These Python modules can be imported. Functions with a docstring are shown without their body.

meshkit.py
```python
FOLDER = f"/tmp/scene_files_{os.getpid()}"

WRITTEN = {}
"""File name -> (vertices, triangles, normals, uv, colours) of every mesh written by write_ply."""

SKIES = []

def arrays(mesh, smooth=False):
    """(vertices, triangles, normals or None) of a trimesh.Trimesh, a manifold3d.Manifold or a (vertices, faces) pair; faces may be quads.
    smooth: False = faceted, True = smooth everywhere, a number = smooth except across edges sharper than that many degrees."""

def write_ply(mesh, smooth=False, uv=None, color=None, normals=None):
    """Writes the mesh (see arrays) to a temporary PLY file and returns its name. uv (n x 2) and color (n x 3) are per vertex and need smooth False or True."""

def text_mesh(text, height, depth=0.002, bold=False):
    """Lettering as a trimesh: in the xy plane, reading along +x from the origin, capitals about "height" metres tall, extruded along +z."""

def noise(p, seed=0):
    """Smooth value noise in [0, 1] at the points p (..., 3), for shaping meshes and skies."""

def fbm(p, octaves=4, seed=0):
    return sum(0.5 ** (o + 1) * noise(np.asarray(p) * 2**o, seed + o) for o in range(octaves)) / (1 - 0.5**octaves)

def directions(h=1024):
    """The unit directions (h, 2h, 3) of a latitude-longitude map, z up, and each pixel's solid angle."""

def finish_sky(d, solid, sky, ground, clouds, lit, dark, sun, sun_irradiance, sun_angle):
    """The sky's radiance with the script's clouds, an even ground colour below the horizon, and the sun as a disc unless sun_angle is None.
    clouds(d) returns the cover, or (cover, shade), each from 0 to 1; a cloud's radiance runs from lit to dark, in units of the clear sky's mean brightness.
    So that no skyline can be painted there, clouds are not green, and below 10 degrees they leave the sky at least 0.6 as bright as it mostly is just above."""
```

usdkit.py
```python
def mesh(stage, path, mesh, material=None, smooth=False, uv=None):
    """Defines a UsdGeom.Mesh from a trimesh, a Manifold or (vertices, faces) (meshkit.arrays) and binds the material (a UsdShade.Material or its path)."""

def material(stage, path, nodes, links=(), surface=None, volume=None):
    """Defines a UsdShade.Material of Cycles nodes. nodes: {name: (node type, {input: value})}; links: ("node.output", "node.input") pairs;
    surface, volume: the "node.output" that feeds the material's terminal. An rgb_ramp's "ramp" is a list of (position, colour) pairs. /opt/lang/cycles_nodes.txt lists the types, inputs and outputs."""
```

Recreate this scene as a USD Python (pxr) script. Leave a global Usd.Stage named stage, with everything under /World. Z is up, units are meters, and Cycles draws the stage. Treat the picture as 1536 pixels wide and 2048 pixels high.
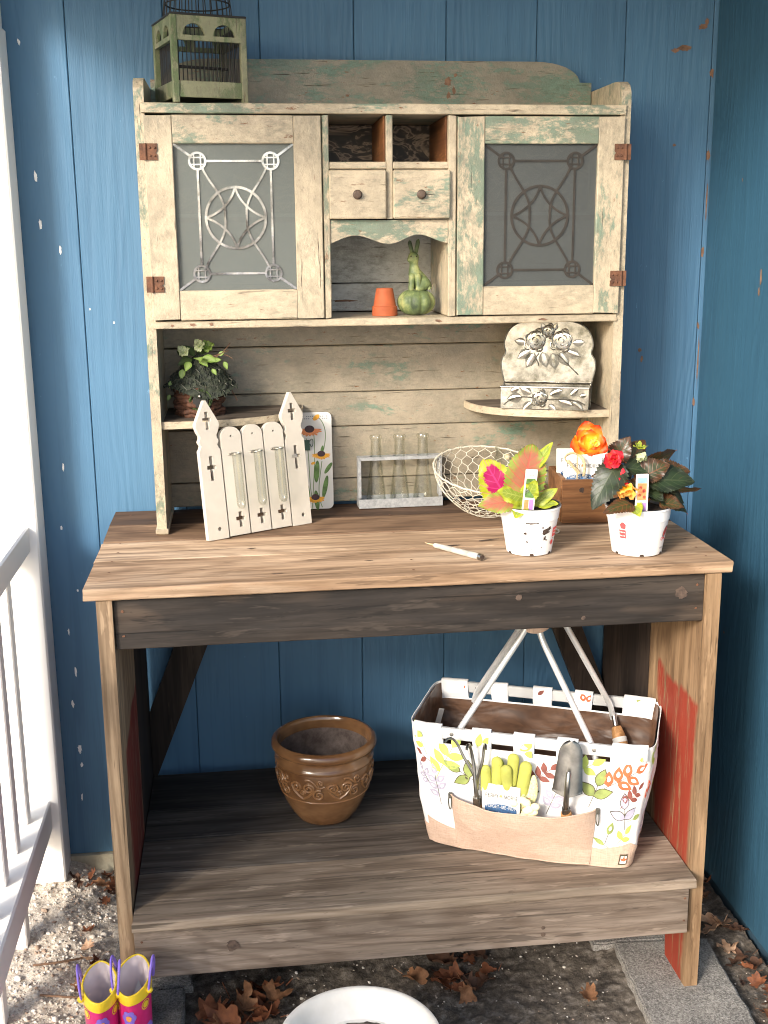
import math, random
import numpy as np, trimesh, usdkit, meshkit
import manifold3d as m3
from shapely.geometry import Polygon, Point, box as sbox, LineString
from shapely import affinity
from shapely.ops import unary_union
from pxr import Usd, UsdGeom, UsdLux, UsdShade, Gf, Sdf

stage = Usd.Stage.CreateInMemory()
UsdGeom.SetStageUpAxis(stage, UsdGeom.Tokens.z)
UsdGeom.SetStageMetersPerUnit(stage, 1.0)
UsdGeom.Xform.Define(stage, '/World')
UsdGeom.Scope.Define(stage, '/World/Looks')
PI = math.pi

# ------------------------------------------------------------------ camera
EXPOSURE = 1.55
cam = UsdGeom.Camera.Define(stage, '/World/camera')
cam.CreateHorizontalApertureAttr(36.0); cam.CreateVerticalApertureAttr(48.0)
cam.CreateFocalLengthAttr(2302.04 / 1536 * 36)
cam.CreateClippingRangeAttr(Gf.Vec2f(0.05, 500)); cam.CreateExposureAttr(EXPOSURE)
pt, yw, rl = (math.radians(a) for a in (-13.384, -7.1099, -0.5054))
fw = np.array([-math.sin(yw) * math.cos(pt), math.cos(yw) * math.cos(pt), math.sin(pt)])
rt = np.array([math.cos(yw), math.sin(yw), 0]); up = np.cross(rt, fw)
rt, up = math.cos(rl) * rt + math.sin(rl) * up, -math.sin(rl) * rt + math.cos(rl) * up
M = np.eye(4); M[0, :3], M[1, :3], M[2, :3], M[3, :3] = rt, up, -fw, (0.2888, -1.9864, 1.5059)
cam.AddTransformOp().Set(Gf.Matrix4d(M.tolist()))

# ------------------------------------------------------------------ sky and sun
SUN_AZ, SUN_EL = math.radians(-138), math.radians(25)     # azimuth clockwise from +y
SUN = np.array([math.sin(SUN_AZ) * math.cos(SUN_EL), math.cos(SUN_AZ) * math.cos(SUN_EL), math.sin(SUN_EL)])
dome = UsdLux.DomeLight.Define(stage, '/World/sky')
skym = usdkit.material(stage, '/World/Looks/sky', {
    's': ('sky_texture', {'sky_type': 'single_scattering', 'sun_disc': False, 'sun_elevation': SUN_EL, 'sun_rotation': SUN_AZ, 'aerosol_density': 2.5}),
    'b': ('background_shader', {'strength': 0.105})}, [('s.color', 'b.color')], surface='b.background')
UsdShade.MaterialBindingAPI.Apply(dome.GetPrim()).Bind(skym)
dome.GetPrim().SetCustomDataByKey('kind', 'structure')
sun = UsdLux.DistantLight.Define(stage, '/World/sun')
sun.CreateAngleAttr(13.0); sun.CreateIntensityAttr(0.4); sun.CreateColorAttr(Gf.Vec3f(1, 0.945, 0.86)); sun.CreateNormalizeAttr(True)
sx = np.cross([0, 0, 1], SUN); sx /= np.linalg.norm(sx); sy = np.cross(SUN, sx)
M = np.eye(4); M[0, :3], M[1, :3], M[2, :3] = sx, sy, SUN
sun.AddTransformOp().Set(Gf.Matrix4d(M.tolist()))

# ------------------------------------------------------------------ scene helpers
_used = {}
_inv = {}
def numbered(parent, name):
    k = (parent, name); n = _used.get(k, 0); _used[k] = n + 1
    return f'{parent}/{name}' if n == 0 else f'{parent}/{name}_{n:03d}'
def props(prim, label=None, cat=None, group=None, kind=None):
    for k, v in (('label', label), ('category', cat), ('group', group), ('kind', kind)):
        if v: prim.SetCustomDataByKey(k, v)
def mat4(loc, rz=0, rx=0, ry=0):
    return trimesh.transformations.translation_matrix(loc) @ trimesh.transformations.euler_matrix(math.radians(rx), math.radians(ry), math.radians(rz), 'sxyz')
def thing(name, label, cat, loc=(0, 0, 0), rz=0, rx=0, ry=0, group=None):
    """An Xform at the thing's base; its parts follow as children."""
    path = numbered('/World', name)
    x = UsdGeom.Xform.Define(stage, path); m = mat4(loc, rz, rx, ry)
    x.AddTransformOp().Set(Gf.Matrix4d(m.T.tolist())); _inv[path] = np.linalg.inv(m)
    props(x.GetPrim(), label, cat, group)
    return path
def join(ms):
    ms = [m for m in (ms if isinstance(ms, (list, tuple)) else [ms]) if m is not None]
    return trimesh.util.concatenate(ms) if len(ms) > 1 else ms[0]
def put(parent, name, mesh, material, smooth=False, label=None, local=False, uv=None, kind=None, cat=None, group=None):
    """One Mesh prim. Meshes are given in world coordinates unless local."""
    mesh = join(mesh)
    if parent is None: parent = '/World'
    elif not local:
        top = '/'.join(parent.split('/')[:3])
        if top in _inv: mesh = mesh.copy(); mesh.apply_transform(_inv[top])
    path = numbered(parent, name)
    p = usdkit.mesh(stage, path, mesh, MAT[material] if isinstance(material, str) else material, smooth=smooth, uv=uv)
    props(p.GetPrim(), label, cat, group, kind)
    return path
def copies(src, n_loc_rz_label, cat, group):
    for loc, rz, label in n_loc_rz_label:
        path = numbered('/World', src.split('/')[-1].rstrip('0123456789').rstrip('_'))
        x = UsdGeom.Xform.Define(stage, path); x.GetPrim().GetReferences().AddInternalReference(src); x.GetPrim().SetInstanceable(True)
        op = x.GetOrderedXformOps()[0]; op.Set(Gf.Matrix4d(mat4(loc, rz).T.tolist()))
        props(x.GetPrim(), label, cat, group)

# ------------------------------------------------------------------ mesh helpers
def tm(v, f): return trimesh.Trimesh(np.asarray(v, float), np.asarray(f, int), process=False)
def xf(m, loc=(0, 0, 0), rz=0, rx=0, ry=0, s=None):
    m = m.copy()
    if s is not None: m.apply_scale(s)
    m.apply_transform(mat4(loc, rz, rx, ry)); return m
def cbox(x0, x1, y0, y1, z0, z1, b=0.0015):
    """A box with chamfered edges."""
    b = min(b, abs(x1 - x0) / 3, abs(y1 - y0) / 3, abs(z1 - z0) / 3); P = []
    for x, sx_ in ((x0, 1), (x1, -1)):
        for y, sy_ in ((y0, 1), (y1, -1)):
            for z, sz_ in ((z0, 1), (z1, -1)):
                P += [(x + sx_ * b, y + sy_ * b, z), (x + sx_ * b, y, z + sz_ * b), (x, y + sy_ * b, z + sz_ * b)]
    h = trimesh.convex.convex_hull(np.array(P))
    return tm(h.vertices, h.faces)
def plank(x0, x1, y0, y1, z0, z1, axis=0, seed=0, amp=0.0012, b=0.002, seg=0.05, ends=0.003):
    """A sawn board along an axis: chamfered, its edges a little uneven."""
    lo, hi = np.array([x0, y0, z0], float), np.array([x1, y1, z1], float)
    o = [a for a in range(3) if a != axis]; L = hi[axis] - lo[axis]; n = max(2, int(L / seg)) + 1
    b = min(b, *(0.3 * (hi[a] - lo[a]) for a in o))
    (u0, u1), (w0, w1) = ((lo[a], hi[a]) for a in o)
    ring = np.array([(u0 + b, w0), (u1 - b, w0), (u1, w0 + b), (u1, w1 - b), (u1 - b, w1), (u0 + b, w1), (u0, w1 - b), (u0, w0 + b)])
    r = np.random.default_rng(seed); V = []
    side = np.array([[0, -1], [0, -1], [1, 0], [1, 0], [0, 1], [0, 1], [-1, 0], [-1, 0]])
    for i in range(n):
        t = i / (n - 1); p = lo[axis] + t * L
        j = np.zeros((8, 2))
        for k in range(0, 8, 2):
            d = -abs(meshkit.noise(np.array([t * L * 9, k * 7.3 + seed, 0.5]), seed) - .5) * 2 * amp - r.random() * amp * .5
            j[k] += side[k] * d; j[k + 1] += side[k + 1] * d
        for k in range(8):
            q = np.zeros(3); q[axis] = p
            if i in (0, n - 1): q[axis] += (1 if i == 0 else -1) * (r.random() * ends)
            q[o[0]], q[o[1]] = ring[k] + j[k]; V.append(q)
    F = []
    for i in range(n - 1):
        for k in range(8):
            a, c = i * 8 + k, i * 8 + (k + 1) % 8; F += [(a, c, c + 8), (a, c + 8, a + 8)]
    for k in range(1, 7): F += [(0, k + 1, k), ((n - 1) * 8, (n - 1) * 8 + k, (n - 1) * 8 + k + 1)]
    m = tm(V, F)
    if m.volume < 0: m.invert()
    return m
def ext(poly, axis, a, b):
    """Extrudes a polygon: axis 'y' takes (x, z), axis 'x' takes (y, z), axis 'z' takes (x, y)."""
    if not isinstance(poly, Polygon) and not hasattr(poly, 'geoms'): poly = Polygon(poly)
    out = []
    for g in getattr(poly, 'geoms', [poly]):
        m = trimesh.creation.extrude_polygon(g, b - a, engine='earcut'); v = m.vertices.copy(); w = v[:, 2] + a
        m = {'y': lambda: tm(np.c_[v[:, 0], w, v[:, 1]], m.faces[:, ::-1]), 'x': lambda: tm(np.c_[w, v[:, 0], v[:, 1]], m.faces), 'z': lambda: tm(np.c_[v[:, 0], v[:, 1], w], m.faces)}[axis]()
        out.append(m)
    return join(out)
def tube(P, r, n=8, closed=False, flat=1.0):
    P = np.asarray(P, float); k = len(P); R = np.broadcast_to(np.asarray(r, float), (k,))
    T = (np.roll(P, -1, 0) - np.roll(P, 1, 0)) if closed else np.gradient(P, axis=0)
    T = T / np.maximum(np.linalg.norm(T, axis=1, keepdims=True), 1e-12)
    N = np.cross(T[0], [0.31, 0.17, 0.93] if abs(T[0][2]) < .9 else [1, 0.2, 0]); N /= np.linalg.norm(N); V = []
    a = np.arange(n) / n * 2 * PI
    for i in range(k):
        N = N - T[i] * (N @ T[i]); N /= np.linalg.norm(N); B = np.cross(T[i], N)
        V.append(P[i] + R[i] * (np.cos(a)[:, None] * N + flat * np.sin(a)[:, None] * B))
    V = np.vstack(V); F = []
    for i in range(k if closed else k - 1):
        for j in range(n):
            p, q, s_ = i * n + j, i * n + (j + 1) % n, ((i + 1) % k) * n
            F += [(p, q, s_ + (j + 1) % n), (p, s_ + (j + 1) % n, s_ + j)]
    if not closed:
        V = np.vstack([V, P[0], P[-1]]); c0, c1 = len(V) - 2, len(V) - 1
        for j in range(n): F += [(c0, (j + 1) % n, j), (c1, (k - 1) * n + j, (k - 1) * n + (j + 1) % n)]
    return tm(V, F)
def rev(prof, n=40, loc=(0, 0, 0)):
    """A solid of revolution from a closed or axis-to-axis profile of (r, z)."""
    m = trimesh.creation.revolve(np.asarray(prof, float), sections=n)
    m = tm(m.vertices, m.faces)
    if m.volume < 0: m.invert()
    return xf(m, loc)
def curve(P, n=12):
    """A smooth curve through the points."""
    from scipy.interpolate import CubicSpline
    P = np.asarray(P, float); d = np.r_[0, np.cumsum(np.linalg.norm(np.diff(P, axis=0), axis=1))]
    return CubicSpline(d, P)(np.linspace(0, d[-1], n))
def grid(fn, nu, nv, thick=0):
    u, v = np.meshgrid(np.linspace(0, 1, nu), np.linspace(0, 1, nv), indexing='ij')
    V = fn(u, v).reshape(-1, 3); F = []
    for i in range(nu - 1):
        for j in range(nv - 1):
            a = i * nv + j; F += [(a, a + nv, a + nv + 1), (a, a + nv + 1, a + 1)]
    return tm(V, F)
def flat_tris(poly, size):
    """Triangulates a polygon finely enough to be bent: ((n, 2) points, faces)."""
    out = []
    for g in getattr(poly, 'geoms', [poly]):
        if g.is_empty or g.area < 1e-9 or g.geom_type != 'Polygon': continue
        x0, y0, x1, y1 = g.bounds
        if max(x1 - x0, y1 - y0) > size * 1.6:
            nx, ny = int((x1 - x0) / size) + 1, int((y1 - y0) / size) + 1
            cells = [g.intersection(sbox(x0 + (x1 - x0) * i / nx, y0 + (y1 - y0) * j / ny, x0 + (x1 - x0) * (i + 1) / nx, y0 + (y1 - y0) * (j + 1) / ny)) for i in range(nx) for j in range(ny)]
        else: cells = [g]
        for c in cells:
            for h in getattr(c, 'geoms', [c]):
                if h.geom_type == 'Polygon' and h.area > 1e-10:
                    v, f = trimesh.creation.triangulate_polygon(h, engine='earcut'); out.append(tm(np.c_[v, np.zeros(len(v))], f))
    m = trimesh.util.concatenate(out)
    m = trimesh.Trimesh(m.vertices, m.faces, process=True); m.merge_vertices(digits_vertex=6)
    f = m.faces; v = m.vertices
    a = np.cross(v[f[:, 1]] - v[f[:, 0]], v[f[:, 2]] - v[f[:, 0]])[:, 2]; f = np.where((a < 0)[:, None], f[:, ::-1], f)
    return v[:, :2].copy(), f.copy()
def decal(poly, fn, size=0.02, h=0.0006):
    """A flat print laid on a surface; fn(u, v, height) gives points."""
    p, f = flat_tris(poly, size)
    return tm(fn(p[:, 0], p[:, 1], h), f)
def sheet(poly, fn, t, size=0.02):
    """A cloth or board of thickness t cut to a polygon and bent by fn."""
    p, f = flat_tris(poly, size); a, b = fn(p[:, 0], p[:, 1], 0), fn(p[:, 0], p[:, 1], -t); n = len(p)
    e = np.sort(f[:, [0, 1, 1, 2, 2, 0]].reshape(-1, 2), axis=1); _, i, c = np.unique(e, axis=0, return_index=True, return_counts=True)
    ed = f[:, [0, 1, 1, 2, 2, 0]].reshape(-1, 2)[i[c == 1]]
    return tm(np.vstack([a, b]), np.vstack([f, f[:, ::-1] + n, np.c_[ed[:, 1], ed[:, 0], ed[:, 0] + n], np.c_[ed[:, 1], ed[:, 0] + n, ed[:, 1] + n]]))
def plane_fn(o, ex, ey):
    o, ex, ey = (np.asarray(a, float) for a in (o, ex, ey)); n = np.cross(ex, ey); n /= np.linalg.norm(n)
    return lambda u, v, h: o + np.asarray(u)[..., None] * ex + np.asarray(v)[..., None] * ey + np.asarray(h)[..., None] * n if np.ndim(h) else o + np.asarray(u)[..., None] * ex + np.asarray(v)[..., None] * ey + h * n
def hulls(bones, joints, refine=0.004, smooth=12):
    """A body: hulls of spheres along bones, merged and smoothed."""
    tot = m3.Manifold()
    for a, b in bones:
        pts = []
        for k in (a, b):
            c, r = joints[k]; s = trimesh.creation.icosphere(2, 1.0).vertices * np.asarray(r) + np.asarray(c); pts.append(s)
        tot = tot + m3.Manifold.hull_points(np.vstack(pts))
    tot = tot.refine_to_length(refine); mm = tot.to_mesh()
    t = trimesh.Trimesh(mm.vert_properties[:, :3], mm.tri_verts, process=True)
    if smooth: trimesh.smoothing.filter_taubin(t, iterations=smooth)
    return tm(t.vertices, t.faces)
def text(s, h, w=None, bold=False):
    """Lettering as a polygon union, from the origin, capitals h tall, squeezed to width w."""
    m = meshkit.text_mesh(s, h, 0.001, bold); v, f = m.vertices, m.faces
    keep = (v[f][:, :, 2] > 0.0005).all(1)
    t = tm(v, f[keep])
    if w: t.vertices[:, 0] *= w / t.vertices[:, 0].max()
    t.remove_unreferenced_vertices()
    return t
def bend_text(t, fn, u, v, h=0.0009, s=(1, 1)):
    w = t.copy(); w.vertices = fn(u + t.vertices[:, 0] * s[0], v + t.vertices[:, 1] * s[1], h); return w

# ------------------------------------------------------------------ materials
MAT = {}
class G:
    """Collects nodes and links of one material."""
    def __init__(self): self.n, self.l, self.c = {}, [], 0
    def add(self, kind, **inputs):
        self.c += 1; name = f'n{self.c}'; vals = {}
        for k, v in inputs.items():
            if isinstance(v, str) and '.' in v and v.split('.')[0] in self.n: self.l.append((v, f'{name}.{k}'))
            else: vals[k] = v
        self.n[name] = (kind, vals); return name
    def coords(self, scale=(1, 1, 1), world=False, rand=True):
        if not hasattr(self, '_tc'):
            self._tc = self.add('texture_coordinate') + '.object'
            r = self.add('object_info') + '.random'; q = self.add('math', math_type='multiply', value1=r, value2=41.0) + '.value'
            self._rc = self.add('vector_math', math_type='add', vector1=self._tc, vector2=q) + '.vector'; self._rand = r
        return self.add('mapping', vector=self._rc if rand else self._tc, scale=scale) + '.vector'
    def noise(self, vec, scale=1.0, detail=4.0, rough=0.55, dist=0.0):
        return self.add('noise_texture', vector=vec, scale=scale, detail=detail, roughness=rough, distortion=dist) + '.fac'
    def ramp(self, fac, stops): return self.add('rgb_ramp', fac=fac, ramp=stops) + '.color'
    def mask(self, fac, a, b): return self.add('map_range', value=fac, from_min=a, from_max=b, to_min=0.0, to_max=1.0, clamp=True) + '.result'
    def mix(self, fac, a, b, how='mix'): return self.add('mix', mix_type=how, fac=fac, color1=a, color2=b) + '.color'
    def mul(self, a, b): return self.add('math', math_type='multiply', value1=a, value2=b) + '.value'
    def addv(self, a, b): return self.add('math', math_type='add', value1=a, value2=b) + '.value'
    def bump(self, h, strength=0.5, dist=0.002): return self.add('bump', height=h, strength=strength, distance=dist) + '.normal'
    def done(self, name, **bsdf):
        s = self.add('principled_bsdf', **bsdf)
        MAT[name] = usdkit.material(stage, f'/World/Looks/{name}', self.n, self.l, surface=f'{s}.BSDF'); return MAT[name]
def plain(name, col, rough=0.5, var=0.0, scale=20, bump=0.0, bscale=200, **kw):
    g = G(); c = col
    if var: f = g.noise(g.coords((scale,) * 3)); c = g.mix(g.mask(f, .3, .7), tuple(x * (1 - var) for x in col), tuple(min(1, x * (1 + var)) for x in col))
    if bump: kw['normal'] = g.bump(g.noise(g.coords((bscale,) * 3)), bump, 0.001)
    return g.done(name, base_color=c, roughness=rough, **kw)
def along(axis, a, c): v = [c, c, c]; v[axis] = a; return tuple(v)
def wood(name, dark, mid, light, axis=0, rough=0.75, grey=None, grey_at=(.5, .7), crack=0.6, red=None, bump=0.45, contrast=1.0, stain=None):
    """Weathered barn wood along an axis: flowing grain, fine fibres, cracks, stains."""
    g = G()
    big = g.noise(g.coords(along(axis, 1.2, 8)), 1, 9, .66, .25)
    rg = g.add('math', math_type='sine', value1=g.mul(g.noise(g.coords(along(axis, .6, 4.0)), 1, 3, .4, .3), 120.0)) + '.value'
    fine = g.noise(g.coords(along(axis, 3.0, 75)), 1, 6, .70, .3)
    spk = g.noise(g.coords(along(axis, 30, 95)), 1, 4, .75)
    d = .19 / contrast
    col = g.ramp(big, [(.5 - d * 1.3, dark), (.5, mid), (.5 + d, light)])
    if grey:
        gm = g.mask(g.noise(g.coords(along(axis, 1.6, 6)), 1, 4, .6, .5), *grey_at); col = g.mix(gm, col, grey)
    if stain: col = g.mix(g.mask(g.noise(g.coords(along(axis, 2.5, 9)), 1, 3, .5, .4), .56, .68), col, stain)
    col = g.mix(g.mul(g.mask(rg, .2, .98), .5), col, g.mix(1.0, col, (.56, .51, .47), 'multiply'))
    col = g.mix(g.mask(fine, .38, .6), g.mix(1.0, col, (.56, .54, .52), 'multiply'), col)
    col = g.mix(g.mul(g.mask(spk, .62, .74), .6), col, g.mix(1.0, col, (.35, .33, .31), 'multiply'))
    ck = g.mask(g.noise(g.coords(along(axis, 1.6, 70)), 1, 2, .5, .2), .315, .285)
    c2 = g.mask(g.noise(g.coords(along(axis, 5, 62)), 1, 4, .7, .2), .385, .345)
    col = g.mix(g.mul(c2, .62), col, tuple(x * .45 for x in dark))
    c3 = g.mask(g.noise(g.coords(along(axis, 6, 48)), 1, 4, .7, .2), .60, .66)
    col = g.mix(g.mul(c3, .35), col, tuple(min(1, x * 1.25) for x in light))
    col = g.mix(g.mul(ck, crack), col, tuple(x * .12 for x in dark))
    if red:   # old red paint inside a box of object coordinates, with a worn edge
        (yr, zr), rc = red; sp = g.add('separate_xyz', vector=g.coords(rand=False)); w = g.noise(g.coords((9, 9, 5)), 1, 5, .6)
        m = None
        for ax, a, b in (('y', yr[0], yr[1]), ('z', zr[0], zr[1])):
            v = g.addv(f'{sp}.{ax}', g.mul(g.add('math', math_type='subtract', value1=w, value2=.5) + '.value', .075))
            if ax == 'z' and len(zr) > 2: v = g.addv(v, g.mul(f'{sp}.y', zr[2]))
            q = g.mul(g.mask(v, a, a + .012), g.mask(v, b + .012, b)); m = q if m is None else g.mul(m, q)
        m = g.mul(m, g.mask(g.noise(g.coords(along(axis, 5, 70)), 1, 6, .75), .38, .47)); col = g.mix(m, col, g.mix(g.mask(big, .3, .7), tuple(x * .6 for x in rc), rc))
    h = g.addv(g.mul(fine, .6), g.addv(g.mul(rg, -.06), g.mul(ck, -1.0)))
    return g.done(name, base_color=col, roughness=rough, specular_ior_level=.3, normal=g.bump(h, bump, .0016))
def chippy(name, axis=2, green=(.048, .112, .080), cream=(.43, .36, .26), gm=(.528, .66), gloss=.33, worn=1.0):
    """Old cream paint rubbed through to green, then to brown wood; crackled and varnished."""
    g = G()
    base = g.ramp(g.noise(g.coords((12, 12, 12)), 1, 7, .72), [(.3, tuple(x * .70 for x in cream)), (.5, cream), (.66, tuple(min(1, x * 1.16) for x in cream))])
    f1 = g.noise(g.coords(along(axis, 5, 12)), 1, 8, .74, .4); f2 = g.noise(g.coords(along(axis, 40, 90)), 1, 5, .75)
    s = g.addv(g.mul(f1, .72), g.mul(f2, .28))
    col = g.mix(g.mul(g.mask(s, gm[0], gm[0] + .055), .8), base, g.mix(g.mask(f2, .4, .6), green, tuple(x * 1.6 + .03 for x in green)))
    gr = g.noise(g.coords(along(axis, 55, 150)), 1, 4, .75)
    dz = g.mask(g.noise(g.coords((7, 7, 7)), 1, 6, .7, .3), .40, .62)
    col = g.mix(g.mul(g.mask(gr, .52, .68), .42), col, (.15, .135, .10))
    col = g.mix(g.mul(g.mul(dz, g.mask(f2, .35, .6)), .6), col, (.13, .125, .095))
    fl = g.noise(g.coords(along(axis, 22, 95)), 1, 5, .75, .3)
    col = g.mix(g.mul(g.mask(fl, .635, .675), worn), col, (.15, .065, .028))
    ck = g.mask(g.noise(g.coords(along(axis, 10, 190)), 1, 3, .6), .33, .27)
    col = g.mix(g.mul(ck, .8), col, (.045, .03, .02))
    h = g.addv(g.mul(g.noise(g.coords((230, 230, 230)), 1, 3, .7), .7), g.addv(g.mul(f2, .5), g.mul(ck, -.7)))
    return g.done(name, base_color=col, roughness=gloss, specular_ior_level=.55, normal=g.bump(h, .9, .0016))
def siding(name, col, axis=2):
    """Painted rough-sawn plywood: vertical grain pressed into the paint."""
    g = G()
    gr = g.noise(g.coords(along(axis, 1.6, 34)), 1, 5, .62, 1.1); fn = g.noise(g.coords(along(axis, 9, 260)), 1, 4, .65)
    big = g.noise(g.coords((2.2, 2.2, 1.4)), 1, 4, .55)
    rg = g.add('math', math_type='sine', value1=g.mul(g.noise(g.coords(along(axis, .8, 5.0)), 1, 3, .35, .3), 150.0)) + '.value'
    c = g.mix(g.mask(big, .3, .7), tuple(x * .86 for x in col), tuple(x * 1.1 for x in col))
    c = g.mix(g.mask(gr, .36, .5), g.mix(1.0, c, (.86, .88, .9), 'multiply'), c)
    c = g.mix(g.mul(g.mask(g.noise(g.coords((60, 60, 35)), 1, 4, .7), .70, .76), .5), c, tuple(x * 1.8 + .05 for x in col))
    return g.done(name, base_color=c, roughness=.55, specular_ior_level=.4, normal=g.bump(g.addv(g.addv(g.mul(gr, .8), g.mul(fn, .5)), g.mul(rg, .14)), .5, .003))

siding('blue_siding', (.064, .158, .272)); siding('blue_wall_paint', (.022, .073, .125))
plain('groove_dark', (.02, .05, .08), .8)
TAN = dict(dark=(.17, .105, .064), mid=(.36, .24, .152), light=(.54, .385, .26))
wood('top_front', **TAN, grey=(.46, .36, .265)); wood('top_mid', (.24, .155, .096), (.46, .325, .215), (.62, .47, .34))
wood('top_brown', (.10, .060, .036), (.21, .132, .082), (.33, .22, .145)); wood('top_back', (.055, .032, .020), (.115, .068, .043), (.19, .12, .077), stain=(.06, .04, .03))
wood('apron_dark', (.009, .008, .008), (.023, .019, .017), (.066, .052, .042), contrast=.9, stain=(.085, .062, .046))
wood('leg_left', (.15, .098, .058), (.27, .185, .115), (.39, .285, .185), axis=2, red=(((-.235, .03), (-.5, .60, -.2)), (.17, .022, .014)))
wood('leg_right', (.12, .07, .036), (.23, .145, .08), (.35, .235, .14), axis=2, red=(((-.285, -.08), (-.5, .618)), (.24, .034, .017)))
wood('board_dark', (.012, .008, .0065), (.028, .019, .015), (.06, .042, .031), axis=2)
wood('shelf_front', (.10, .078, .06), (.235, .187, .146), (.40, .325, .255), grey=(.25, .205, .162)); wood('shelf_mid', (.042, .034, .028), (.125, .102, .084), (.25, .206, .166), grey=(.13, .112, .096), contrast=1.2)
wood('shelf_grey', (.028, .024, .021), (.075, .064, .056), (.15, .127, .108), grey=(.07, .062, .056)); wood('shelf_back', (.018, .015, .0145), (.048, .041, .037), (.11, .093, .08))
wood('apron_low', (.10, .078, .063), (.205, .162, .132), (.31, .25, .208), grey=(.24, .20, .17), crack=.5)
plain('knot', (.075, .05, .038), .8, .5, 90, .5)
for a, n in ((0, 'x'), (2, 'z')):
    chippy(f'paint_{n}', a); chippy(f'paint_green_{n}', a, gm=(.495, .58)); chippy(f'paint_crest_{n}', a, cream=(.22, .20, .155), gm=(.485, .6)); chippy(f'paint_clean_{n}', a, gm=(.62, .74), worn=.7)
chippy('paint_back', 0, cream=(.26, .225, .17), gm=(.56, .68), gloss=.24)
chippy('paint_niche', 0, cream=(.50, .51, .49), gm=(.64, .8), worn=.5)
wood('shelf_top_dark', (.05, .04, .032), (.1, .08, .064), (.17, .14, .11)); wood('cubby_wood', (.1, .04, .018), (.2, .085, .035), (.3, .14, .06), axis=1, rough=.5)
def streaked():
    g = G(); w = g.noise(g.coords((14, 14, 26)), 1, 3, .5, 2.2); c = g.ramp(w, [(.40, (.02, .013, .009)), (.50, (.06, .04, .028)), (.57, (.42, .31, .22)), (.63, (.08, .05, .035))])
    g.done('streaked_back', base_color=c, roughness=.5)
streaked()
def rusty(name, a, b, metallic=.0, rough=.8, sc=60):
    g = G(); f = g.noise(g.coords((sc, sc, sc)), 1, 6, .7)
    g.done(name, base_color=g.ramp(f, [(.35, a), (.65, b)]), roughness=rough, metallic=metallic, normal=g.bump(f, .6, .001))
rusty('rust', (.055, .024, .014), (.17, .072, .036)); plain('dark_knob', (.07, .045, .032), .55, .3, 60)
def pane(name, col):
    g = G(); f = g.noise(g.coords((500, 500, 500)), 1, 2, .6); a = g.add('principled_bsdf', base_color=col, roughness=.22, specular_ior_level=.6, normal=g.bump(f, .15, .0004))
    t = g.add('transparent_bsdf', color=(.85, .9, .88)); m = g.add('mix_closure', fac=.38, closure1=f'{a}.BSDF', closure2=f'{t}.BSDF')
    MAT[name] = usdkit.material(stage, f'/World/Looks/{name}', g.n, g.l, surface=f'{m}.closure')
pane('frosted_glass', (.105, .118, .118)); pane('dark_glass', (.055, .060, .062))
rusty('lead_strip', (.10, .085, .08), (.20, .18, .17), metallic=.9, rough=.16, sc=25); rusty('dark_strip', (.012, .010, .008), (.030, .024, .019), rough=.6, sc=40); rusty('bright_strip', (.05, .047, .05), (.66, .68, .74), metallic=.95, rough=.14, sc=15)
g = G(); gn = g.noise(g.coords((3, 3, 3)), 1, 4, .6); g.done('white_trim', base_color=g.mix(g.mask(gn, .35, .65), (.78, .78, .78), (.84, .84, .83)), roughness=.5, normal=g.bump(g.noise(g.coords((60, 60, 6)), 1, 4, .6), .25, .001))
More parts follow.
